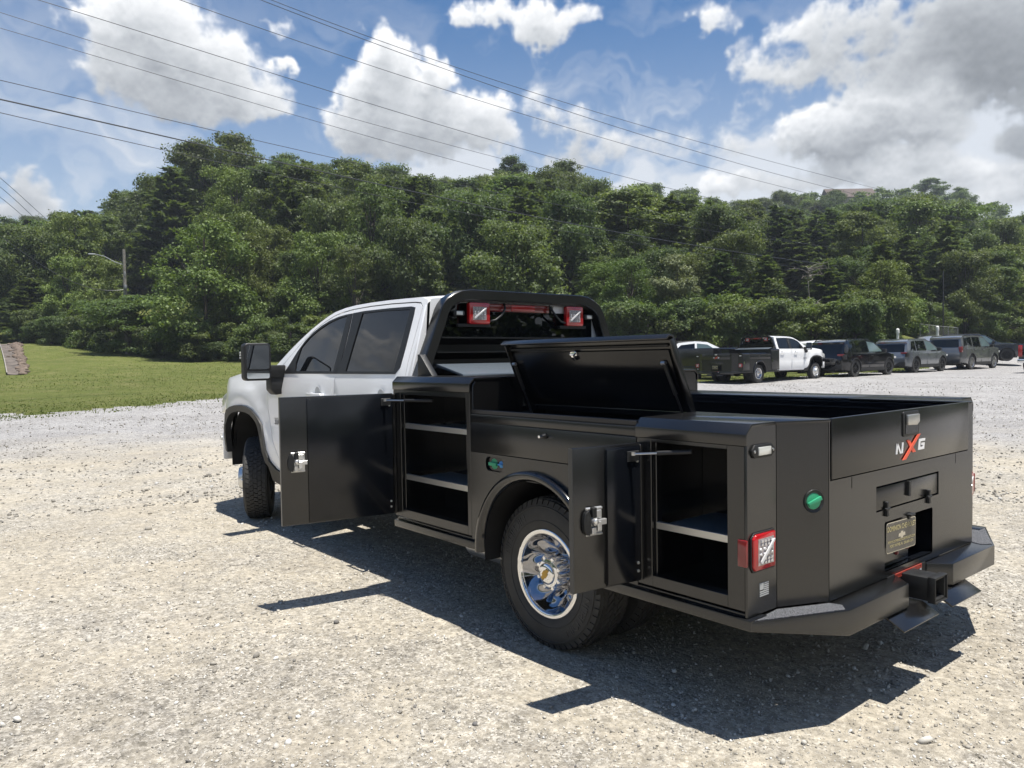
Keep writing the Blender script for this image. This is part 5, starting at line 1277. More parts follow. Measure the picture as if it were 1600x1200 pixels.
for (u, D) in PT:
    x, y = place(u, D)
    if any((x-a)**2+(y-b)**2 < r_*r_ for a, b, r_ in HERO): continue
    if any(abs(u-a) < w_*.42+18 and D < b+1.5 and b < 100 for a, b, w_ in HU): continue
    Df = float(np.interp(u, *DFK)); Dr = float(np.interp(u, *DRK)); fr = (D-Df)/(Dr-Df)
    # pines along the front and in the right middle ground, broadleaf up the hill
    pp_ = .40 if fr < .35 else .18
    if u < 260: pp_ = .58
    if 1080 < u < 1420 and fr < .45: pp_ = .48
    if u > 1150 and fr > .5: pp_ = .12
    k = 'pine' if rt_.random() < pp_ else 'broad'
    if k == 'broad' and rt_.random() < (.22 if fr < .3 else .07): k = 'bright'
    if rt_.random() < .05: k = 'cedar'
    key = {'pine': rt_.choice(['pine_a', 'pine_b', 'pine_c']), 'broad': rt_.choice(['broad_a', 'broad_b', 'broad_c', 'broad_d']), 'bright': rt_.choice(['bright_a', 'bright_b']), 'cedar': rt_.choice(['cedar_a', 'cedar_b'])}[k]
    Hh = rt_.uniform(7.5, 11.0) if fr < .1 else rt_.uniform(9, 14.0)
    if fr < .1 and 880 < u < 1430: Hh *= .80
    if u > 1120 and fr > .25: Hh *= .74
    allow = 1.507+(vh(u)-float(np.interp(u, SU, SV))-rt_.uniform(-5, 22))*D/FPX-gz(x, y)
    if allow < 4.2: continue
    if allow < Hh: Hh = allow*rt_.uniform(.94, 1.0)
    elif fr > .8: Hh = min(allow, 14)*rt_.uniform(.9, 1.0)
    if cnt[k] >= 285 or D > 200: far_pts.append((u, D, key, Hh)); continue
    cnt[k] += 1
    Wh = max(Hh, 7 if u < 1120 else 5.5)*rt_.uniform(.56, .84)*(.5 if k == 'cedar' else 1)
    tree(key, x, y, Hh, Wh, *zone_label(k, u, fr))
# distant part of the wood as one mass
def far_wood():
    Vl = []
    r = np.random.default_rng(5)
    vv = []
    for sd in range(4):
        V_, _ = broadleaf(50+sd, 11, 9, 30, 1500, .62, 'round', .12) if sd < 3 else pine(60, 12, 7, 1300, .1, .9, .1, 1.1)
        if sd == 3: V_ = V_.copy()
        vv.append(V_)
    for (u, D, key, Hq) in far_pts:
        x, y = place(u, D); z = gz(x, y); V_ = vv[3] if key.startswith('pine') and r.random() < .6 else vv[r.integers(3)]
        s = max(Hq, 7)/11.5; a = r.uniform(0, 6.28); c_, s_ = math.cos(a), math.sin(a)
        Q = V_*s; Q = np.stack([Q[..., 0]*c_-Q[..., 1]*s_, Q[..., 0]*s_+Q[..., 1]*c_, Q[..., 2]], -1)+np.array([x, y, z-.3])
        Vl.append(Q)
    if Vl:
        o = quads_obj('distant_wood', np.concatenate(Vl), LM['broad']); o['kind'] = 'stuff'
        tag(o, 'dense far-off wood covering the top of the right-hand hill', 'wood')
far_wood()
def wood_behind():
    """the wood goes on round the lot outside the picture"""
    r = np.random.default_rng(15); Vl = []
    base = [broadleaf(70+k, 12, 10, 22, 900, .95, 'round', .03)[0] for k in range(2)]
    for a in np.arange(42, 318, 3.4):
        for row in range(2):
            R = 62+10*math.sin(a*.05)+row*11+r.uniform(-3, 3); t = R_(a+r.uniform(-1, 1)); x = CAM[0]+R*(FH[0]*math.cos(t)+RH[0]*math.sin(t)); y = CAM[1]+R*(FH[1]*math.cos(t)+RH[1]*math.sin(t))
            Q = base[r.integers(2)]*r.uniform(.85, 1.3); Vl.append(Q+np.array([x, y, gz(x, y)-.3]))
    o = quads_obj('surrounding_wood', np.concatenate(Vl), LM['broad']); tag(o, 'wood continuing round the lot beyond the frame', 'wood', kind='stuff')
wood_behind()
# shrubs along the foot of the wood
for i in range(150):
    u = rt_.uniform(-40, 1640); Df = float(np.interp(u, *DFK)); D = Df+rt_.uniform(-1.6, 2.0)
    if 0 < u < 50 and D < Df+2: continue
    if 1395 < u < 1515: D = Df+rt_.uniform(1.5, 3)
    x, y = place(u, D); k = rt_.choice(['bush_a', 'bush_a', 'bush_b'])
    Hh = rt_.uniform(1.6, 3.8)
    zn = [t for a, t in ZN if u < a][0]; kd = 'dark leafy bush' if k == 'bush_a' else 'bright leafy bush'
    tree(k, x, y, Hh, Hh*rt_.uniform(1.1, 1.5), kd+' at the wood edge, '+zn, kd+'es '+zn, cat='bush')
# grass tufts
def tufts(n, seed):
    r = np.random.default_rng(seed); u = r.uniform(-40, 1640, n*3); e = np.interp(u, *GE); D = e-1.6+(np.interp(u, *DFK)-e+2)*r.random(n*3)**1.7
    t = (u-800)/FPX*D; x = CAM[0]+FH[0]*D+RH[0]*t; y = CAM[1]+FH[1]*D+RH[1]*t
    g = grass_d(x, y); k = (g > -.35)|((g > -2.2) & (r.random(n*3) < .22)); x, y, D = x[k][:n], y[k][:n], D[k][:n]; n = len(x); z = hgt(x, y)
    a = r.uniform(0, 6.28, n); h = r.uniform(.02, .06, n); w = h*r.uniform(.35, .8, n)
    b = np.stack([x, y, z], 1); dx = np.stack([np.cos(a), np.sin(a), 0*a], 1)*w[:, None]; ln = np.stack([r.normal(size=n)*.35, r.normal(size=n)*.35, np.ones(n)], 1)*h[:, None]
    V = np.stack([b-dx*.5, b+dx*.5, b+ln+dx*.2, b+ln*.9-dx*.45], 1); return V
gm = leaf_mat('grass_blade', (.070, .100, .022), (.14, .175, .042), (.20, .215, .075), .35)
tf = quads_obj('grass_tufts', tufts(60000, 9), gm); tag(tf, 'short green grass covering the field between gravel and wood', 'grass', kind='stuff')
tag(bpy.data.objects['loose_gravel'], 'loose pale crushed stone scattered over the lot', 'gravel')
# dead grey branches in the wood
for (u, v, D, n_, lab, seed) in ((1262, 424, 64, 7, 'leafless grey dead branches poking out of the pines above the white truck', 3), (1256, 478, 60, 4, 'single arching dead grey branch low in the pines', 8)):
    r = random.Random(seed); b0 = Vector(sight(u, v, D)); x, y = float(b0[0]), float(b0[1]); base = gz(x, y); e = empty('dead_tree', (x, y, base)); tag(e, lab, 'dead tree')
    m = MB(); hh = b0.z-base
    m.tube([(0, 0, -.2), (.1, .1, hh*.5), (0, 0, hh-.6)], .06, 6, r2=.04); m.build('trunk', BARKG, e, recalc=False)
    for k in range(n_*2):
        a = r.uniform(0, 6.28); p = [Vector((0, 0, hh-.9+.09*k))]; d = Vector((math.cos(a), math.sin(a), r.uniform(.0, .7)))
        for q in range(5): p.append(p[-1]+d*.36); d = (d+Vector((r.uniform(-.4, .4), r.uniform(-.4, .4), r.uniform(-.35, .15)))).normalized()
        mm = MB().tube(p, .035, 5, r2=.01)
        for q in (2, 3, 4): mm.tube([p[q], p[q]+Vector((r.uniform(-.4, .4), r.uniform(-.4, .4), r.uniform(-.1, .4)))], .016, 4, r2=.006)
        mm.build('branch', BARKG, e, recalc=False)
# earth bank under the trees on the right
def patch_sheet(name, uvals, dfun, m, lift, label=None):
    pts = []
    for u in uvals:
        d0, d1 = dfun(u); row = []
        for k in range(13):
            D = d0+(d1-d0)*k/12; x, y = place(u, D); row.append((x, y, gz(x, y)+lift))
        pts.append(row)
    V = [p for r_ in pts for p in r_]; n = len(uvals)
    F = [(i*13+j, (i+1)*13+j, (i+1)*13+j+1, i*13+j+1) for i in range(n-1) for j in range(12)]
    return mesh_np(name, V, F, m, kind='structure')
em = noisy(mat('bare_earth', (.25, .185, .12), .95), 1.6, .35, 0, .8, 9)
patch_sheet('earth_bank', np.linspace(1050, 1185, 28), lambda u: (49.5+1.2*math.sin(u*.11), 55.2+.5*math.sin(u*.2)), em, .07)

# ================================================================== WIRES, POLE, POSTS, FENCE
wm = mat('wire_grey', (.05, .052, .055), .4)
wires = [
 ([(-60, 143, 24), (0, 154, 25), (400, 246, 33), (650, 300, 40), (900, 350.6, 49), (1087, 384, 57), (1292, 414, 68), (1600, 441, 90), (1700, 448, 100)], .017, 'thick black cable crossing from the left edge down over the wood, heaviest of the lines'),
 ([(-60, 112, 24), (0, 127, 25), (200, 168, 29), (400, 218, 33), (540, 251, 37), (700, 290, 42), (885, 324, 49), (1100, 356, 58), (1292, 385, 70), (1600, 408, 96), (1700, 415, 105)], .0085, 'thin wire running just above the thick black cable'),
 ([(-60, 163, 24), (0, 175, 25), (300, 244, 31), (587, 305, 38), (744, 337, 43), (1000, 380, 53), (1292, 424, 68), (1600, 455, 90)], .0085, 'thin wire running just below the thick black cable'),
 ([(-30, -28, 30), (60, 0, 31), (300, 77, 35), (500, 137, 40), (800, 225, 49), (1000, 285, 57), (1200, 330, 70), (1600, 395, 110)], .010, 'wire entering the sky at the top left corner and passing below the left cloud'),
 ([(-60, 2, 30), (0, 18, 31), (150, 65, 34), (400, 142, 38), (800, 255, 50), (1000, 300, 58), (1200, 345, 70), (1600, 420, 110)], .008, 'upper of two faint wires through the big left cloud'),
 ([(-60, 28, 30), (0, 42, 31), (250, 117, 35), (500, 192, 40), (780, 270, 50), (1000, 326, 60), (1200, 368, 72), (1600, 432, 110)], .008, 'lower of two faint wires through the big left cloud'),
 ([(240, -16, 34), (277, 0, 35), (500, 75, 40), (800, 175, 48), (1000, 230, 56), (1200, 287, 66), (1400, 335, 82), (1600, 376, 110)], .010, 'wire crossing the middle of the tall centre cloud'),
 ([(360, -20, 34), (405, 0, 36), (550, 55, 40), (800, 144, 47), (1050, 225, 56), (1300, 295, 70), (1450, 330, 86), (1600, 360, 110)], .011, 'second highest wire at the top of the sky'),
 ([(380, -18, 34), (425, 0, 36), (600, 67, 41), (800, 135, 47), (1100, 220, 58), (1340, 290, 73), (1480, 322, 90), (1600, 348, 110)], .010, 'highest wire crossing the whole sky to the right'),
 ([(-30, 255, 70), (0, 277, 72), (30, 305, 76), (66, 336, 82), (110, 372, 92)], .016, 'topmost of the three short wires at the left edge'),
 ([(-30, 272, 70), (0, 292, 72), (50, 337, 80), (100, 380, 92)], .016, 'middle of the three short wires at the left edge'),
 ([(-30, 290, 70), (0, 308, 72), (36, 338, 80), (80, 376, 92)], .016, 'lowest of the three short wires at the left edge'),
 ([(-30, 345, 60), (0, 370, 61), (35, 392, 62), (80, 424, 64), (196, 452, 68)], .016, 'dark service wire sloping down to the wooden lamp pole')]
for pts, r_, lab in wires:
    us = np.array([p[0] for p in pts], float); vs = np.array([p[1] for p in pts], float); ds = 1/np.array([p[2] for p in pts], float)
    uu = np.linspace(us[0], us[-1], 40)
    kk = min(3, len(us)-1); cf = np.polyfit((us-600)/800, vs, kk); v_ = np.polyval(cf, (uu-600)/800); kd = np.polyfit((us-600)/800, ds, 2); d_ = 1/np.polyval(kd, (uu-600)/800)
    P_ = [Vector(sight(a, b, c).tolist()) for a, b, c in zip(uu, v_, d_)]
    o = MB().tube(P_, r_*1.5, 5).build('overhead_wire', wm, None, recalc=False); tag(o, lab, 'wire', 'overhead wires')
# wooden pole with lamp
pb = sight(197, 500, 66); px, py = float(pb[0]), float(pb[1]); pz_ = gz(px, py); e = tag(empty('lamp_pole', (px, py, pz_), 0), 'grey wooden utility pole with a street lamp arm reaching left', 'street lamp')
ztop = float(sight(196, 390, 66)[2])-pz_; wood = noisy(mat('weathered_wood', (.24, .22, .19), .9), 6, .3, 0, .5, 30); gal = mat('galvanised', (.30, .31, .32), .5, .5)
MB().tube([(0, 0, -.3), (0, 0, ztop)], .17, 10, r2=.12).build('pole', wood, e)
lx = Vector((-RH[0], -RH[1], 0)); za = float(sight(190, 410, 66)[2])-pz_; zl = float(sight(145, 398, 66)[2])-pz_
arm = [Vector((0, 0, za-.25)), lx*.8+Vector((0, 0, za+.02)), lx*1.7+Vector((0, 0, (za+zl)/2+.18)), lx*2.5+Vector((0, 0, zl+.02))]
MB().tube(arm, .035, 8).build('lamp_arm', gal, e)
T = Matrix.Translation(arm[-1]) @ Matrix.Rotation(math.atan2(lx.y, lx.x), 4, 'Z') @ Matrix.Rotation(R_(-6), 4, 'Y')
MB().prism([(-.1, -.05), (.5, -.09), (.56, -.04), (.45, .03), (0, .05), (-.1, .03)], 'y', -.09, .09, T=T).build('lamp_head', mat('lamp_head', (.5, .51, .51), .5), e, bevel=.02)
MB().box(-.16, .16, -.05, .05, ztop-2.3, ztop-1.9).lathe([(0, 0), (.12, 0), (.12, .35), (0, .35)], c=(.2, 0, ztop-3.4), ax='z', n=12).build('pole_fitting', gal, e, bevel=.01)
# white capped posts
wp_m = noisy(mat('white_post_paint', (.74, .74, .70), .5), 5, .08)
for (u, vt, D, lab) in ((1403, 513, 51, 'white round-topped post behind the grey SUV roof'), (1465, 509, 54, 'white round-topped post in front of the chain-link fence')):
    x, y = place(u, D); z = gz(x, y); top = 1.507+(vh(u)-vt)*D/FPX-z
    e = tag(empty('marker_post', (x, y, z)), lab, 'post', 'white posts behind the parked cars')
    MB().lathe([(.085, -.2), (.085, top-.34)], ax='z', n=16).build('post', wp_m, e)
    MB().lathe([(.11, top-.34), (.115, top-.30), (.11, top-.09), (.07, top-.02), (0, top)], ax='z', n=16).build('cap', wp_m, e)
x, y = place(1474, 64); z = gz(x, y); o = MB().tube([(x, y, z-.2), (x, y, z+5.6)], .06, 8).build('thin_pole', mat('dark_pole', (.03, .03, .03), .6), None); tag(o, 'thin dark upright pole beside the chain-link fence', 'pole')
# chain-link fence
e = tag(empty('chain_link_fence', (0, 0, 0)), 'grey chain-link fence at the foot of the wood behind the large grey SUV', 'fence')
fm = mat('fence_wire', (.30, .31, .31), .5, .5)
fp = [place(u, 61) for u in (1438, 1452, 1467, 1482, 1497)]
def fz(p): return gz(*p)+.05
for p in fp: MB().tube([(p[0], p[1], fz(p)-.2), (p[0], p[1], fz(p)+1.25)], .025, 6).build('fence_post', fm, e)
for a, b in zip(fp[:-1], fp[1:]):
    A = Vector((a[0], a[1], fz(a))); B = Vector((b[0], b[1], fz(b))); m = MB(); L2 = (B-A).length; nn = int(L2/.14)
    for k in range(-nn, nn+1):
        for sg in (1, -1):
            t0 = k/nn; x0, z0, x1, z1 = t0, (0 if sg > 0 else 1.2), t0+1.2/L2, (1.2 if sg > 0 else 0)
            if x0 < 0: f_ = (0-x0)/(x1-x0); z0 = z0+(z1-z0)*f_; x0 = 0
            if x1 > 1: f_ = (1-x0)/(x1-x0); z1 = z0+(z1-z0)*f_; x1 = 1
            if x1 <= x0: continue
            m.tube([A.lerp(B, x0)+Vector((0, 0, z0)), A.lerp(B, x1)+Vector((0, 0, z1))], .008, 3, cap=False)
    m.tube([A+Vector((0, 0, 1.22)), B+Vector((0, 0, 1.22))], .015, 5)
    m.build('mesh_panel', fm, e, recalc=False)
# pale boulders on the grass at the right
bm_ = noisy(mat('boulder', (.62, .60, .56), .9), 3, .2)
for k, (u, D, s_, lab) in enumerate(((1570, 86, .55, 'pale boulder in the grass right of the dark pickup hood'), (1580, 88, .40, 'smaller pale boulder to the right of the first one'), (1558, 90, .35, 'smallest pale boulder at the left of the row'))):
    x, y = place(u, D); v, f = ico(); r = np.random.default_rng(k); v = v*(1+r.uniform(-.2, .2, (12, 1)))*np.array([1.3, .9, .6])*s_
    o = mesh_np('boulder', v+np.array([x, y, gz(x, y)+s_*.3]), f, bm_, smooth=False); tag(o, lab, 'boulder')
# drainage channel with rubble on the left slope
cm = noisy(mat('channel_stone', (.12, .10, .085), .9), 1.6, .55, 0, 1.0, 5)
def chan(u):
    return (38, 74)
rows = []
for k in range(40):
    D = 46+(74-46)*k/39; uL = np.interp(D, [46, 74], [12, 2]); uR = np.interp(D, [46, 74], [34, 26]); row = []
    for j in range(7):
        u = uL+(uR-uL)*j/6; x, y = place(u, D); dz = -.03*math.sin(math.pi*j/6)+.075
        row.append((x, y, gz(x, y)+dz))
    rows.append(row)
V = [p for r in rows for p in r]; F = [(i*7+j, (i+1)*7+j, (i+1)*7+j+1, i*7+j+1) for i in range(39) for j in range(6)]
mesh_np('drainage_channel', V, F, cm, kind='structure')
r = np.random.default_rng(77); n = 420; v0, f0 = ico(); Dk = 46+28*r.random(n)**.8; uk = np.interp(Dk, [46, 74], [38, 30])+r.normal(size=n)*2.6-r.exponential(3.0, n)*(Dk > 58)
s_ = r.uniform(.08, .22, n); t_ = (uk-800)/FPX*Dk; xk = CAM[0]+FH[0]*Dk+RH[0]*t_; yk = CAM[1]+FH[1]*Dk+RH[1]*t_; zk = hgt(xk, yk)
V = v0[None]*(1+r.uniform(-.3, .3, (n, 12, 1)))*np.array([1.2, 1, .65])*s_[:, None, None]+np.stack([xk, yk, zk+s_*.35], 1)[:, None]
o = mesh_np('channel_rubble', V.reshape(-1, 3), (f0[None]+(np.arange(n)*12)[:, None, None]).reshape(-1, 3), noisy(mat('rubble', (.15, .115, .09), .95), 1.5, .35), kind='stuff', smooth=False)
tag(o, 'brown broken rock lining the drainage channel at the far left', 'rubble')
for k, uo in enumerate((-1.5,)):
    pts = []
    for q in range(20):
        D = 46+28*q/19; u = (np.interp(D, [46, 74], [12, 2]) if k == 0 else np.interp(D, [46, 74], [35, 27]))+uo*.3; x, y = place(u, D); pts.append((x, y, gz(x, y)+.17))
    MB().tube(pts, .035, 6).build('channel_kerb', noisy(mat('kerb', (.30, .28, .25), .9), 2, .3), None, recalc=False)['kind'] = 'structure'
# house roof showing at the hilltop
u0, D0 = 1322, 232
x, y = place(u0, D0); zt = 1.507+(vh(u0)-297)*D0/FPX
e = tag(empty('hilltop_house', (x, y, zt), math.atan2(RH[1], RH[0])), 'brown-roofed house just showing above the trees on the hilltop', 'house')
MB().prism([(-4.0, -3.2), (4.0, -3.2), (0, .0)], 'x', -6.5, 8).build('roof', noisy(mat('brown_roof', (.10, .075, .065), .85), 2, .15), e)
MB().box(-6, 7.5, -3.5, 3.5, -7, -3.2).build('wall', mat('house_wall', (.35, .30, .25), .8), e)
for wx in (-4, 0, 4): MB().box(wx-.5, wx+.5, -3.56, -3.48, -5.4, -4.0).build('window', MT['glass'], e)

# ================================================================== PARKED VEHICLES
def car(label, cat, group, name, paint, prof, Wd, wheels, wr, wins, rear, belt, topz, tail, arch_r, face=None, rimm=None, lean=.20, lower=None, xt=(.55, .6)):
    """local x forward, y left. prof: top outline from rear bottom over the roof to the front bottom"""
    root = tag(empty(name), label, cat, group)
    xr, xf = prof[0][0], prof[-1][0]
    def hw(x, z):
        y = Wd/2
        if z > belt: y -= lean*(z-belt)/(topz-belt)*Wd/2
        elif z < .55: y -= .04*(.55-z)/.3
        if x < xr+xt[0]: y -= .14*((xr+xt[0]-x)/xt[0])**2
        if x > xf-xt[1]: y -= .26*((x-xf+xt[1])/xt[1])**2
        return y
    zb = .30; out = list(prof)
    bot = [(xf, zb+.05)]
    for wx in sorted(wheels, reverse=True):
        a0 = math.degrees(math.asin((zb-wr)/arch_r)); bot += [(wx+arch_r*math.cos(R_(a)), wr+arch_r*math.sin(R_(a))) for a in np.linspace(a0, 180-a0, 15)]
    out += bot
    for s in (-1, 1):
        m = MB(); skin(m, out, [], lambda x, z: s*hw(x, z), .14); m.build('body_side', paint, root, smooth=40)
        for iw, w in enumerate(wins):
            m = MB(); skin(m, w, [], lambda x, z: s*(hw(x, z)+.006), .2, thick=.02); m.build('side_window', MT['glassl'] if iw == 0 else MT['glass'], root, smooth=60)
        zr_ = topz-.03; MB().tube([(wins[-1][0][0]+.1, s*(hw(0, zr_)-.02), zr_-.04), (wins[-1][0][0]+.3, s*(hw(0, zr_)-.03), zr_+.035), (wins[0][0][0]+.2, s*(hw(0, zr_)-.03), zr_+.03), (wins[0][0][0]+.4, s*(hw(0, zr_)-.02), zr_-.05)], .018, 6).build('roof_rail', MT['black_pl'], root)
        bl_ = [(wins[-1][0][0]-.05, belt-.005), (max(p[0] for p in wins[0])+.02, belt-.005), (max(p[0] for p in wins[0])+.02, belt+.018), (wins[-1][0][0]-.05, belt+.018)]
        m = MB(); skin(m, bl_, [], lambda x, z: s*(hw(x, z)+.010), .3, thick=.02); m.build('belt_trim', MT['chromed'], root)
        m = MB(); lo = [(xr+.05, zb), (xr+.05, zb+.16), (xf-.05, zb+.16), (xf-.05, zb)]
        for wx in wheels:
            m = MB(); ar = [(wx+(arch_r+.045)*math.cos(R_(a)), wr+(arch_r+.045)*math.sin(R_(a))) for a in np.linspace(-12, 192, 16)]+[(wx+(arch_r-.005)*math.cos(R_(a)), wr+(arch_r-.005)*math.sin(R_(a))) for a in np.linspace(192, -12, 16)]
            skin(m, ar, [], lambda x, z: s*(hw(x, z)+.010), .3, thick=.03); m.build('arch_trim', lower or MT['black_pl'], root)
        sl = [(wheels[0]+arch_r+.04, zb-.02), (wheels[1]-arch_r-.04, zb-.02), (wheels[1]-arch_r-.04, zb+.13), (wheels[0]+arch_r+.04, zb+.13)]
        m = MB(); skin(m, sl, [], lambda x, z: s*(hw(x, z)+.012), .3, thick=.03); m.build('sill', lower or MT['black_pl'], root)
        # door seams and handles
        for w in wins[:2]:
            xs = [p[0] for p in w]; xx = min(xs)+.02
            MB().box(xx, xx+.012, s*(hw(xx, .9)+.002), s*(hw(xx, .9)-.01), .42, belt-.02).build('door_seam', MT['black_pl'], root)
            MB().box(xx+.10, xx+.30, s*(hw(xx+.2, belt-.14)+.03), s*(hw(xx+.2, belt-.14)-.005), belt-.15, belt-.11).build('door_handle', paint, root, bevel=.01)
        mx = max(max(p[0] for p in w) for w in wins)-.12
        MB().box(mx-.10, mx+.08, s*(hw(mx, belt)+.04), s*(hw(mx, belt)+.24), belt+.0, belt+.17).build('mirror', lower or MT['black_pl'], root, bevel=.03)
        for wx in wheels:
            wq = empty('wheel', (0, 0, 0), 0, root); c = (wx, s*(Wd/2-.13), wr)
            MB().lathe([(wr*.66, -s*.10), (wr*.70, s*.105), (wr*.92, s*.115), (wr, s*.08), (wr, -s*.10), (wr*.6, -s*.11)], c=c, n=32).build('tyre', MT['rubber'], wq, recalc=True)
            rm = MB().lathe([(wr*.70, s*.10), (wr*.66, s*.108), (wr*.62, s*.09), (wr*.62, -.02*s), (0, -.02*s)], c=c, n=32).lathe([(0, s*.10), (wr*.13, s*.098), (wr*.15, s*.04)], c=c, n=14)
            for k in range(5):
                T = Matrix.Translation(c) @ Matrix.Rotation(2*math.pi*k/5+.3, 4, 'Y')
                for dq in (-.045, .045): rm.box(wr*.10, wr*.65, s*.055, s*.09, dq-.018, dq+.018, T=T)
            rm.build('rim', rimm or MT['black_pl'], wq, smooth=30)
    # top strip
    n_ = 11; vs = []
    for (x, z) in prof:
        y = hw(x, z)
        for j in range(n_):
            t = -1+2*j/(n_-1)
            bulge = .10*(1-t*t)
            dx = -bulge if x < xr+.35 and z < topz-.1 else (bulge*1.2 if x > xf-.35 else 0)
            dz = .035*(1-abs(t)**2.4) if z > belt-.15 and xr+.3 < x < xf-.3 else 0
            vs.append((x+dx, t*y, z+dz))
    fs = [(i*n_+j, i*n_+j+1, (i+1)*n_+j+1, (i+1)*n_+j) for i in range(len(prof)-1) for j in range(n_-1)]
    MB().add(vs, fs).build('body_top', paint, root, smooth=40)
    def strip(i0, i1, f0, f1, m_, nm, off=.008, tl=.84):
        """glass over the strip between prof points i0..i1"""
        a, b = Vector(prof[i0]), Vector(prof[i1]); p0 = a.lerp(b, f0); p1 = a.lerp(b, f1); d = (b-a).normalized(); nn = Vector((-d[1], d[0])); vv = []
        for p in (p0, p0.lerp(p1, .5), p1):
            y = hw(p[0], p[1])*tl
            for j in range(7):
                t = -1+2*j/6; tt = t*tl; bulge = .10*(1-tt*tt); dx = -bulge if p[0] < xr+.35 and p[1] < topz-.1 else (bulge*1.2 if p[0] > xf-.35 else 0); dz = .035*(1-abs(tt)**2.4) if p[1] > belt-.15 and xr+.3 < p[0] < xf-.3 else 0
                vv.append((p[0]+nn[0]*off+dx, t*y, p[1]+nn[1]*off+dz))
        MB().add(vv, [(i*7+j, i*7+j+1, (i+1)*7+j+1, (i+1)*7+j) for i in range(2) for j in range(6)]).build(nm, m_, root, smooth=50, recalc=False)
    for (i0, i1, f0, f1, m_, nm, off, tl) in rear: strip(i0, i1, f0, f1, m_, nm, off, tl)
    for s in (-1, 1):
        for (x0, x1, y0, y1, z0, z1, m_) in tail:
            MB().box(x0, x1, s*y0, s*y1, z0, z1).build('tail_light', m_, root, bevel=.012)
        if face: MB().box(xf-.35, xf-.02, s*(Wd/2-.36), s*(Wd/2-.10), face-.06, face+.05).build('headlight', MT['clear'], root, bevel=.02)
    MB().box(xr+.25, xf-.4, -Wd/2+.16, Wd/2-.16, .24, belt-.1).build('underbody', MT['chassis'], root)
    MB().box(xr-.10, xr+.10, -Wd/2+.16, Wd/2-.16, .34, .58).box(xr-.13, xr-.02, -.27, .27, .80, .93, 1).build('rear_bumper', [lower or MT['black_pl'], MT['decal']], root, bevel=.02)
    for yy in (-.55, .55): MB().lathe([(.035, -.12), (.035, .1), (.028, .1)], c=(xr-.02, yy, .36), ax='x', n=12).build('exhaust_tip', MT['chrome'], root)
    return root
def put(root, u, vbase, D, ang):
    x, y = place(u, D); root.location = (x, y, gz(x, y)); root.rotation_euler = (0, 0, ang); return root
def paint(name, c, rough=.20, metal=.2, coat=1.0): return noisy(mat(name, c, rough, metal, coat), 3, .03)
P_black = paint('black_paint', (.004, .0042, .005), .12, 0.0, .6); P_grey = paint('mid_grey_paint', (.17, .185, .205), .25, .5); P_dgrey = paint('warm_grey_paint', (.15, .155, .16), .25, .5); P_char = paint('charcoal_paint', (.04, .045, .055), .25, .4); P_red = paint('dark_red_paint', (.16, .006, .010))
suv = [(-.92, .35), (-.98, .62), (-.96, .95), (-.86, 1.06), (-.70, 1.52), (-.78, 1.62), (-.40, 1.705), (.4, 1.755), (1.2, 1.745), (1.75, 1.66), (2.62, 1.20), (2.85, 1.12), (3.55, 1.03), (3.88, .92), (3.98, .70), (3.95, .40)]
suvw = [[(1.18, 1.16), (2.42, 1.17), (1.78, 1.58), (1.18, 1.65)], [(.02, 1.14), (1.08, 1.16), (1.08, 1.66), (.10, 1.665)], [(-.62, 1.16), (-.08, 1.14), (.0, 1.66), (-.36, 1.61)]]
def suv_rear(tl): return [(3, 4, .05, .92, MT['glass'], 'rear_window', .010, .86), (10, 9, .06, .94, MT['glass'], 'windscreen', -.010, .86)]
fw_ang = math.atan2(FH[1], FH[0]); 
def heading(a): return fw_ang-R_(a)        # a degrees to the right of straight away
tl1 = [(-.99, -.80, .62, .90, .98, 1.06, MT['redd']), (-.97, -.70, .86, .95, .82, 1.04, MT['black_pl'])]
c1 = car('glossy black mid-size SUV with black wheels parked right of the white service truck', 'SUV', 'SUVs parked along the lot edge', 'parked_suv', P_black, suv, 1.99, (0, 3.07), .40, suvw, suv_rear(1), 1.12, 1.76, tl1, .44, .88)
put(c1, 1307, 590, 36.6, heading(53)); 
c2 = car('mid-grey SUV with black wheels parked between the black SUV and the larger grey SUV', 'SUV', 'SUVs parked along the lot edge', 'parked_suv', P_grey, suv, 1.99, (0, 3.07), .40, suvw, suv_rear(1), 1.12, 1.76, tl1, .44, .88)
put(c2, 1403, 584, 41.0, heading(52))
big = [(-1.22, .42), (-1.28, .70), (-1.26, 1.12), (-1.16, 1.24), (-1.06, 1.74), (-1.12, 1.82), (-.80, 1.90), (.3, 1.935), (1.4, 1.91), (1.75, 1.86), (2.50, 1.36), (2.75, 1.29), (3.85, 1.20), (4.08, 1.08), (4.14, .80), (4.10, .45)]
bigw = [[(1.20, 1.30), (2.38, 1.32), (1.78, 1.78), (1.20, 1.83)], [(.12, 1.29), (1.08, 1.30), (1.08, 1.83), (.14, 1.84)], [(-1.0, 1.31), (-.02, 1.29), (.0, 1.84), (-.88, 1.79)]]
tl2 = [(-1.27, -1.08, .80, .97, .98, 1.30, MT['redd'])]
c3 = car('large boxy warm-grey SUV with tinted rear window, largest of the parked SUVs', 'SUV', 'SUVs parked along the lot edge', 'parked_suv', P_dgrey, big, 2.06, (0, 3.07), .42, bigw, [(3, 4, .08, .92, MT['glass'], 'rear_window', .010, .86), (10, 9, .06, .94, MT['glass'], 'windscreen', -.010, .86)], 1.26, 1.935, tl2, .47, 1.0, rimm=MT['steel'], lean=.16)
put(c3, 1490, 578, 44.6, heading(52.5))
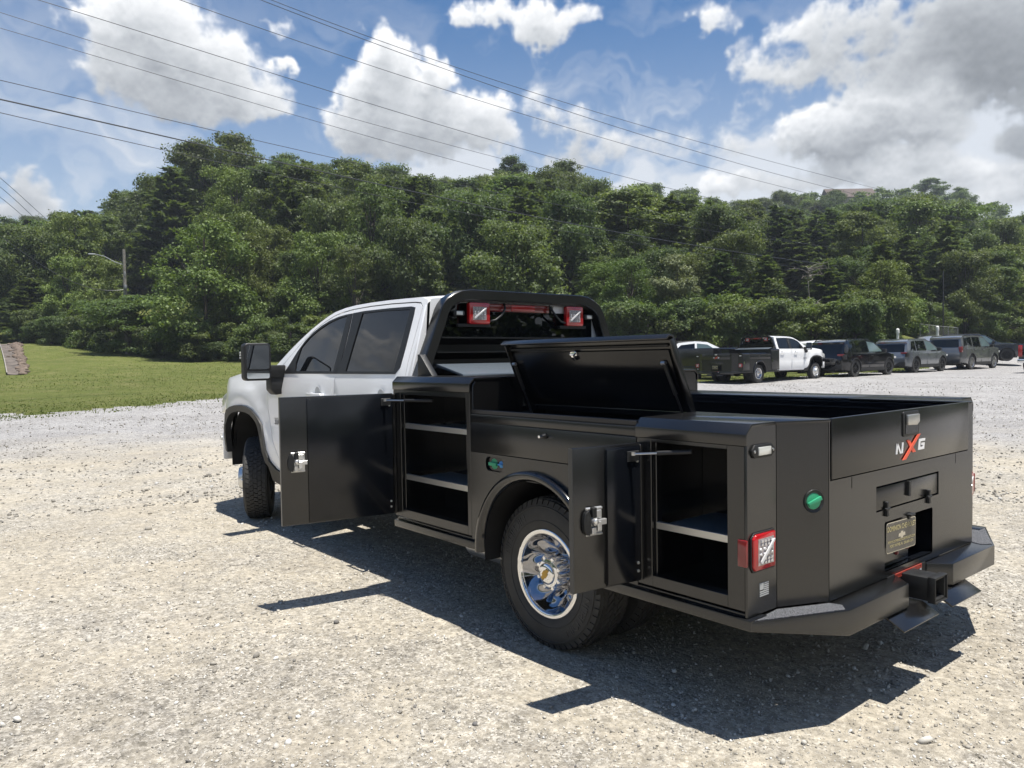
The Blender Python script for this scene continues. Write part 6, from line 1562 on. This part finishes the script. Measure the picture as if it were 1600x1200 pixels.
c4 = car('charcoal SUV facing right beyond the large grey SUV, only its hood and headlamp clear', 'SUV', 'SUVs parked along the lot edge', 'parked_suv', P_char, big, 2.0, (0, 3.07), .43, bigw, [(3, 4, .08, .92, MT['glass'], 'rear_window', .010, .86), (10, 9, .06, .94, MT['glass'], 'windscreen', -.010, .86)], 1.26, 1.935, tl2, .47, 1.0, lean=.2)
put(c4, 1492, 569, 50, heading(115)); c4.scale = (.9, .9, .9)
c5 = car('white SUV almost hidden behind the black SUV, only its roof showing', 'SUV', 'SUVs parked along the lot edge', 'parked_suv', MT['white'], suv, 1.99, (0, 3.07), .40, suvw, suv_rear(1), 1.12, 1.76, tl1, .44, .88)
put(c5, 1275, 585, 41.0, heading(53))
sed = [(-1.05, .38), (-1.10, .70), (-1.05, .98), (-.35, 1.04), (.25, 1.40), (1.0, 1.47), (1.6, 1.42), (2.5, 1.02), (3.4, .90), (3.70, .75), (3.72, .42)]
sedw = [[(1.10, .98), (2.2, .98), (1.58, 1.33), (1.10, 1.38)], [(-.05, .98), (1.0, .98), (1.0, 1.38), (.35, 1.32)]]
c6 = car('white car with sloping windscreen behind the open black box lid', 'car', None, 'parked_car', MT['white'], [(x*1.06, z*1.22) for x, z in sed], 1.95, (0, 2.95), .37, [[(x*1.06, z*1.22) for x, z in w] for w in sedw], [(7, 6, .06, .94, MT['glass'], 'windscreen', -.010, .86)], 1.14, 1.80, [(-1.16, -1.0, .6, .9, .95, 1.15, MT['red'])], .42, .80)
put(c6, 1052, 600, 40, heading(100))
c7 = car('silver car mostly hidden between the grey SUVs', 'car', None, 'parked_car', MT['steel'] if False else paint('silver_paint', (.42, .43, .44), .3, .6), [(x, z*1.12) for x, z in sed], 1.85, (0, 2.75), .34, [[(x, z*1.12) for x, z in w] for w in sedw], [(7, 6, .06, .94, MT['glass'], 'windscreen', -.010, .86)], 1.06, 1.65, [(-1.12, -1.0, .6, .86, .85, 1.0, MT['redd'])], .40, .72)
put(c7, 1452, 575, 50, heading(52))
# dark pickup at the right edge: box tail with chrome bumper
pk = tag(empty('parked_pickup'), 'dark pickup cut off by the right edge, red tail lamp and chrome bumper', 'pickup')
MB().box(0, 1.9, -.98, .98, .62, 1.42).build('bed', P_black, pk, bevel=.04)
MB().prism([(1.92, .62), (1.92, 1.38), (2.15, 1.86), (3.5, 1.86), (4.15, 1.34), (5.3, 1.22), (5.4, .62)], 'y', -.95, .95).build('cab', P_black, pk, bevel=.06)
for s in (-1, 1):
    MB().box(-.015, .10, s*.80, s*.985, .80, 1.36).build('tail_light', MT['red'], pk, bevel=.02)
    MB().prism([(2.2, 1.40), (2.35, 1.78), (3.4, 1.78), (3.95, 1.40)], 'y', s*.955, s*.94).build('side_window', MT['glass'], pk)
    for wx in (1.0, 4.5):
        wq = empty('wheel', (0, 0, 0), 0, pk); MB().lathe([(.24, 0), (.25, s*.12), (.36, s*.13), (.41, s*.10), (.41, -s*.12), (.2, -s*.12)], c=(wx, s*.86, .41), n=28).build('tyre', MT['rubber'], wq); MB().lathe([(0, s*.09), (.10, s*.10), (.22, s*.06), (.25, s*.12)], c=(wx, s*.86, .41), n=28).build('rim', MT['chrome'], wq)
MB().box(-.22, .0, -.96, .96, .50, .70).build('rear_bumper', MT['chrome'], pk, bevel=.03)
put(pk, 1628, 580, 36.5, heading(52))
# loose black service body left of the white truck
sb = tag(empty('steel_truck_bed'), 'black steel service body left of the distant white truck', 'truck body')
MB().prism([(-1.05, .55), (1.05, .55), (1.05, 1.42), (1.0, 1.46), (-1.0, 1.46), (-1.05, 1.42)], 'x', 0, 2.4).build('body', MT['black'], sb, bevel=.02)
MB().box(-.05, .0, -1.05, 1.05, .50, .62).build('bumper', MT['black'], sb, bevel=.01)
for s in (-1, 1): MB().box(-.015, .01, s*.85, s*.98, .85, .97).build('tail_light', MT['red'], sb, bevel=.005); MB().box(.6, 1.2, s*.6, s*.9, 0, .56).build('stand', MT['black_pl'], sb)
put(sb, 1086, 600, 35.5, heading(53))

# ================================================================== THE TRUCKS
tr = build_truck('white crew-cab truck with black service body, its cabinet doors and top lid open', 'truck')
build_cab(tr); build_rack(tr); build_lid(tr)
swing_door(tr, (-1.310, -1.196), math.atan2(-.696, -.124), .707, .532, 1.300, .775, .909, (-.93, -1.14, 1.262), .618)
swing_door(tr, (.729, -1.184), math.atan2(-.354, -.052), .362, .532, 1.134, .53, .824, (.99, -1.15, 1.112), .268)
tr2 = build_truck('distant white crew-cab truck with closed black service body', 'truck', None, open_left=False)
build_cab(tr2, 0.0); build_rack(tr2)
def closed_door(root, x0, x1, z0, z1, s):
    m = MB().box(x0, x1, s*(W+.001), s*(W+.013), z0, z1); d = m.build('cabinet_door', MT['black'], root, bevel=.003)
    xc = x1-.07; MB().prism(rrect(xc-.04, xc+.04, (z0+z1)/2-.05, (z0+z1)/2+.05, .012), 'y', s*(W+.013), s*(W+.020)).build('latch', MT['chrome'], d)
for s in (-1, 1):
    if s > 0: closed_door(tr, -1.28, -.74, .545, 1.31, s); closed_door(tr, .78, 1.20, .545, 1.15, s)
    closed_door(tr2, -1.28, -.53 if s < 0 else -.74, .545, 1.31, s); closed_door(tr2, .78, 1.20, .545, 1.15, s)
m = MB().prism([(1.184, 1.204), (1.184, ZMT-.02), (1.150, ZTR), (.712, ZTR), (.712, ZTR-.012), (1.17, ZTR-.012)], 'x', -.715, XC-.01)
m.build('box_lid', MT['black'], tr, bevel=.002)
for s in (-1, 1):
    m = MB().prism([(s*1.184, 1.204), (s*1.184, ZMT-.02), (s*1.150, ZTR), (s*.712, ZTR), (s*.712, ZTR-.012), (s*1.17, ZTR-.012)], 'x', -.715 if s > 0 else XB, XC-.01)
    m.build('box_lid', MT['black'], tr2, bevel=.002)
# distant truck: local +x is rearward. place by its rear axle
hx, hy = place(1152, 33.0); tr2.location = (hx, hy, gz(hx, hy)); tr2.rotation_euler = (0, 0, heading(53)+math.pi)
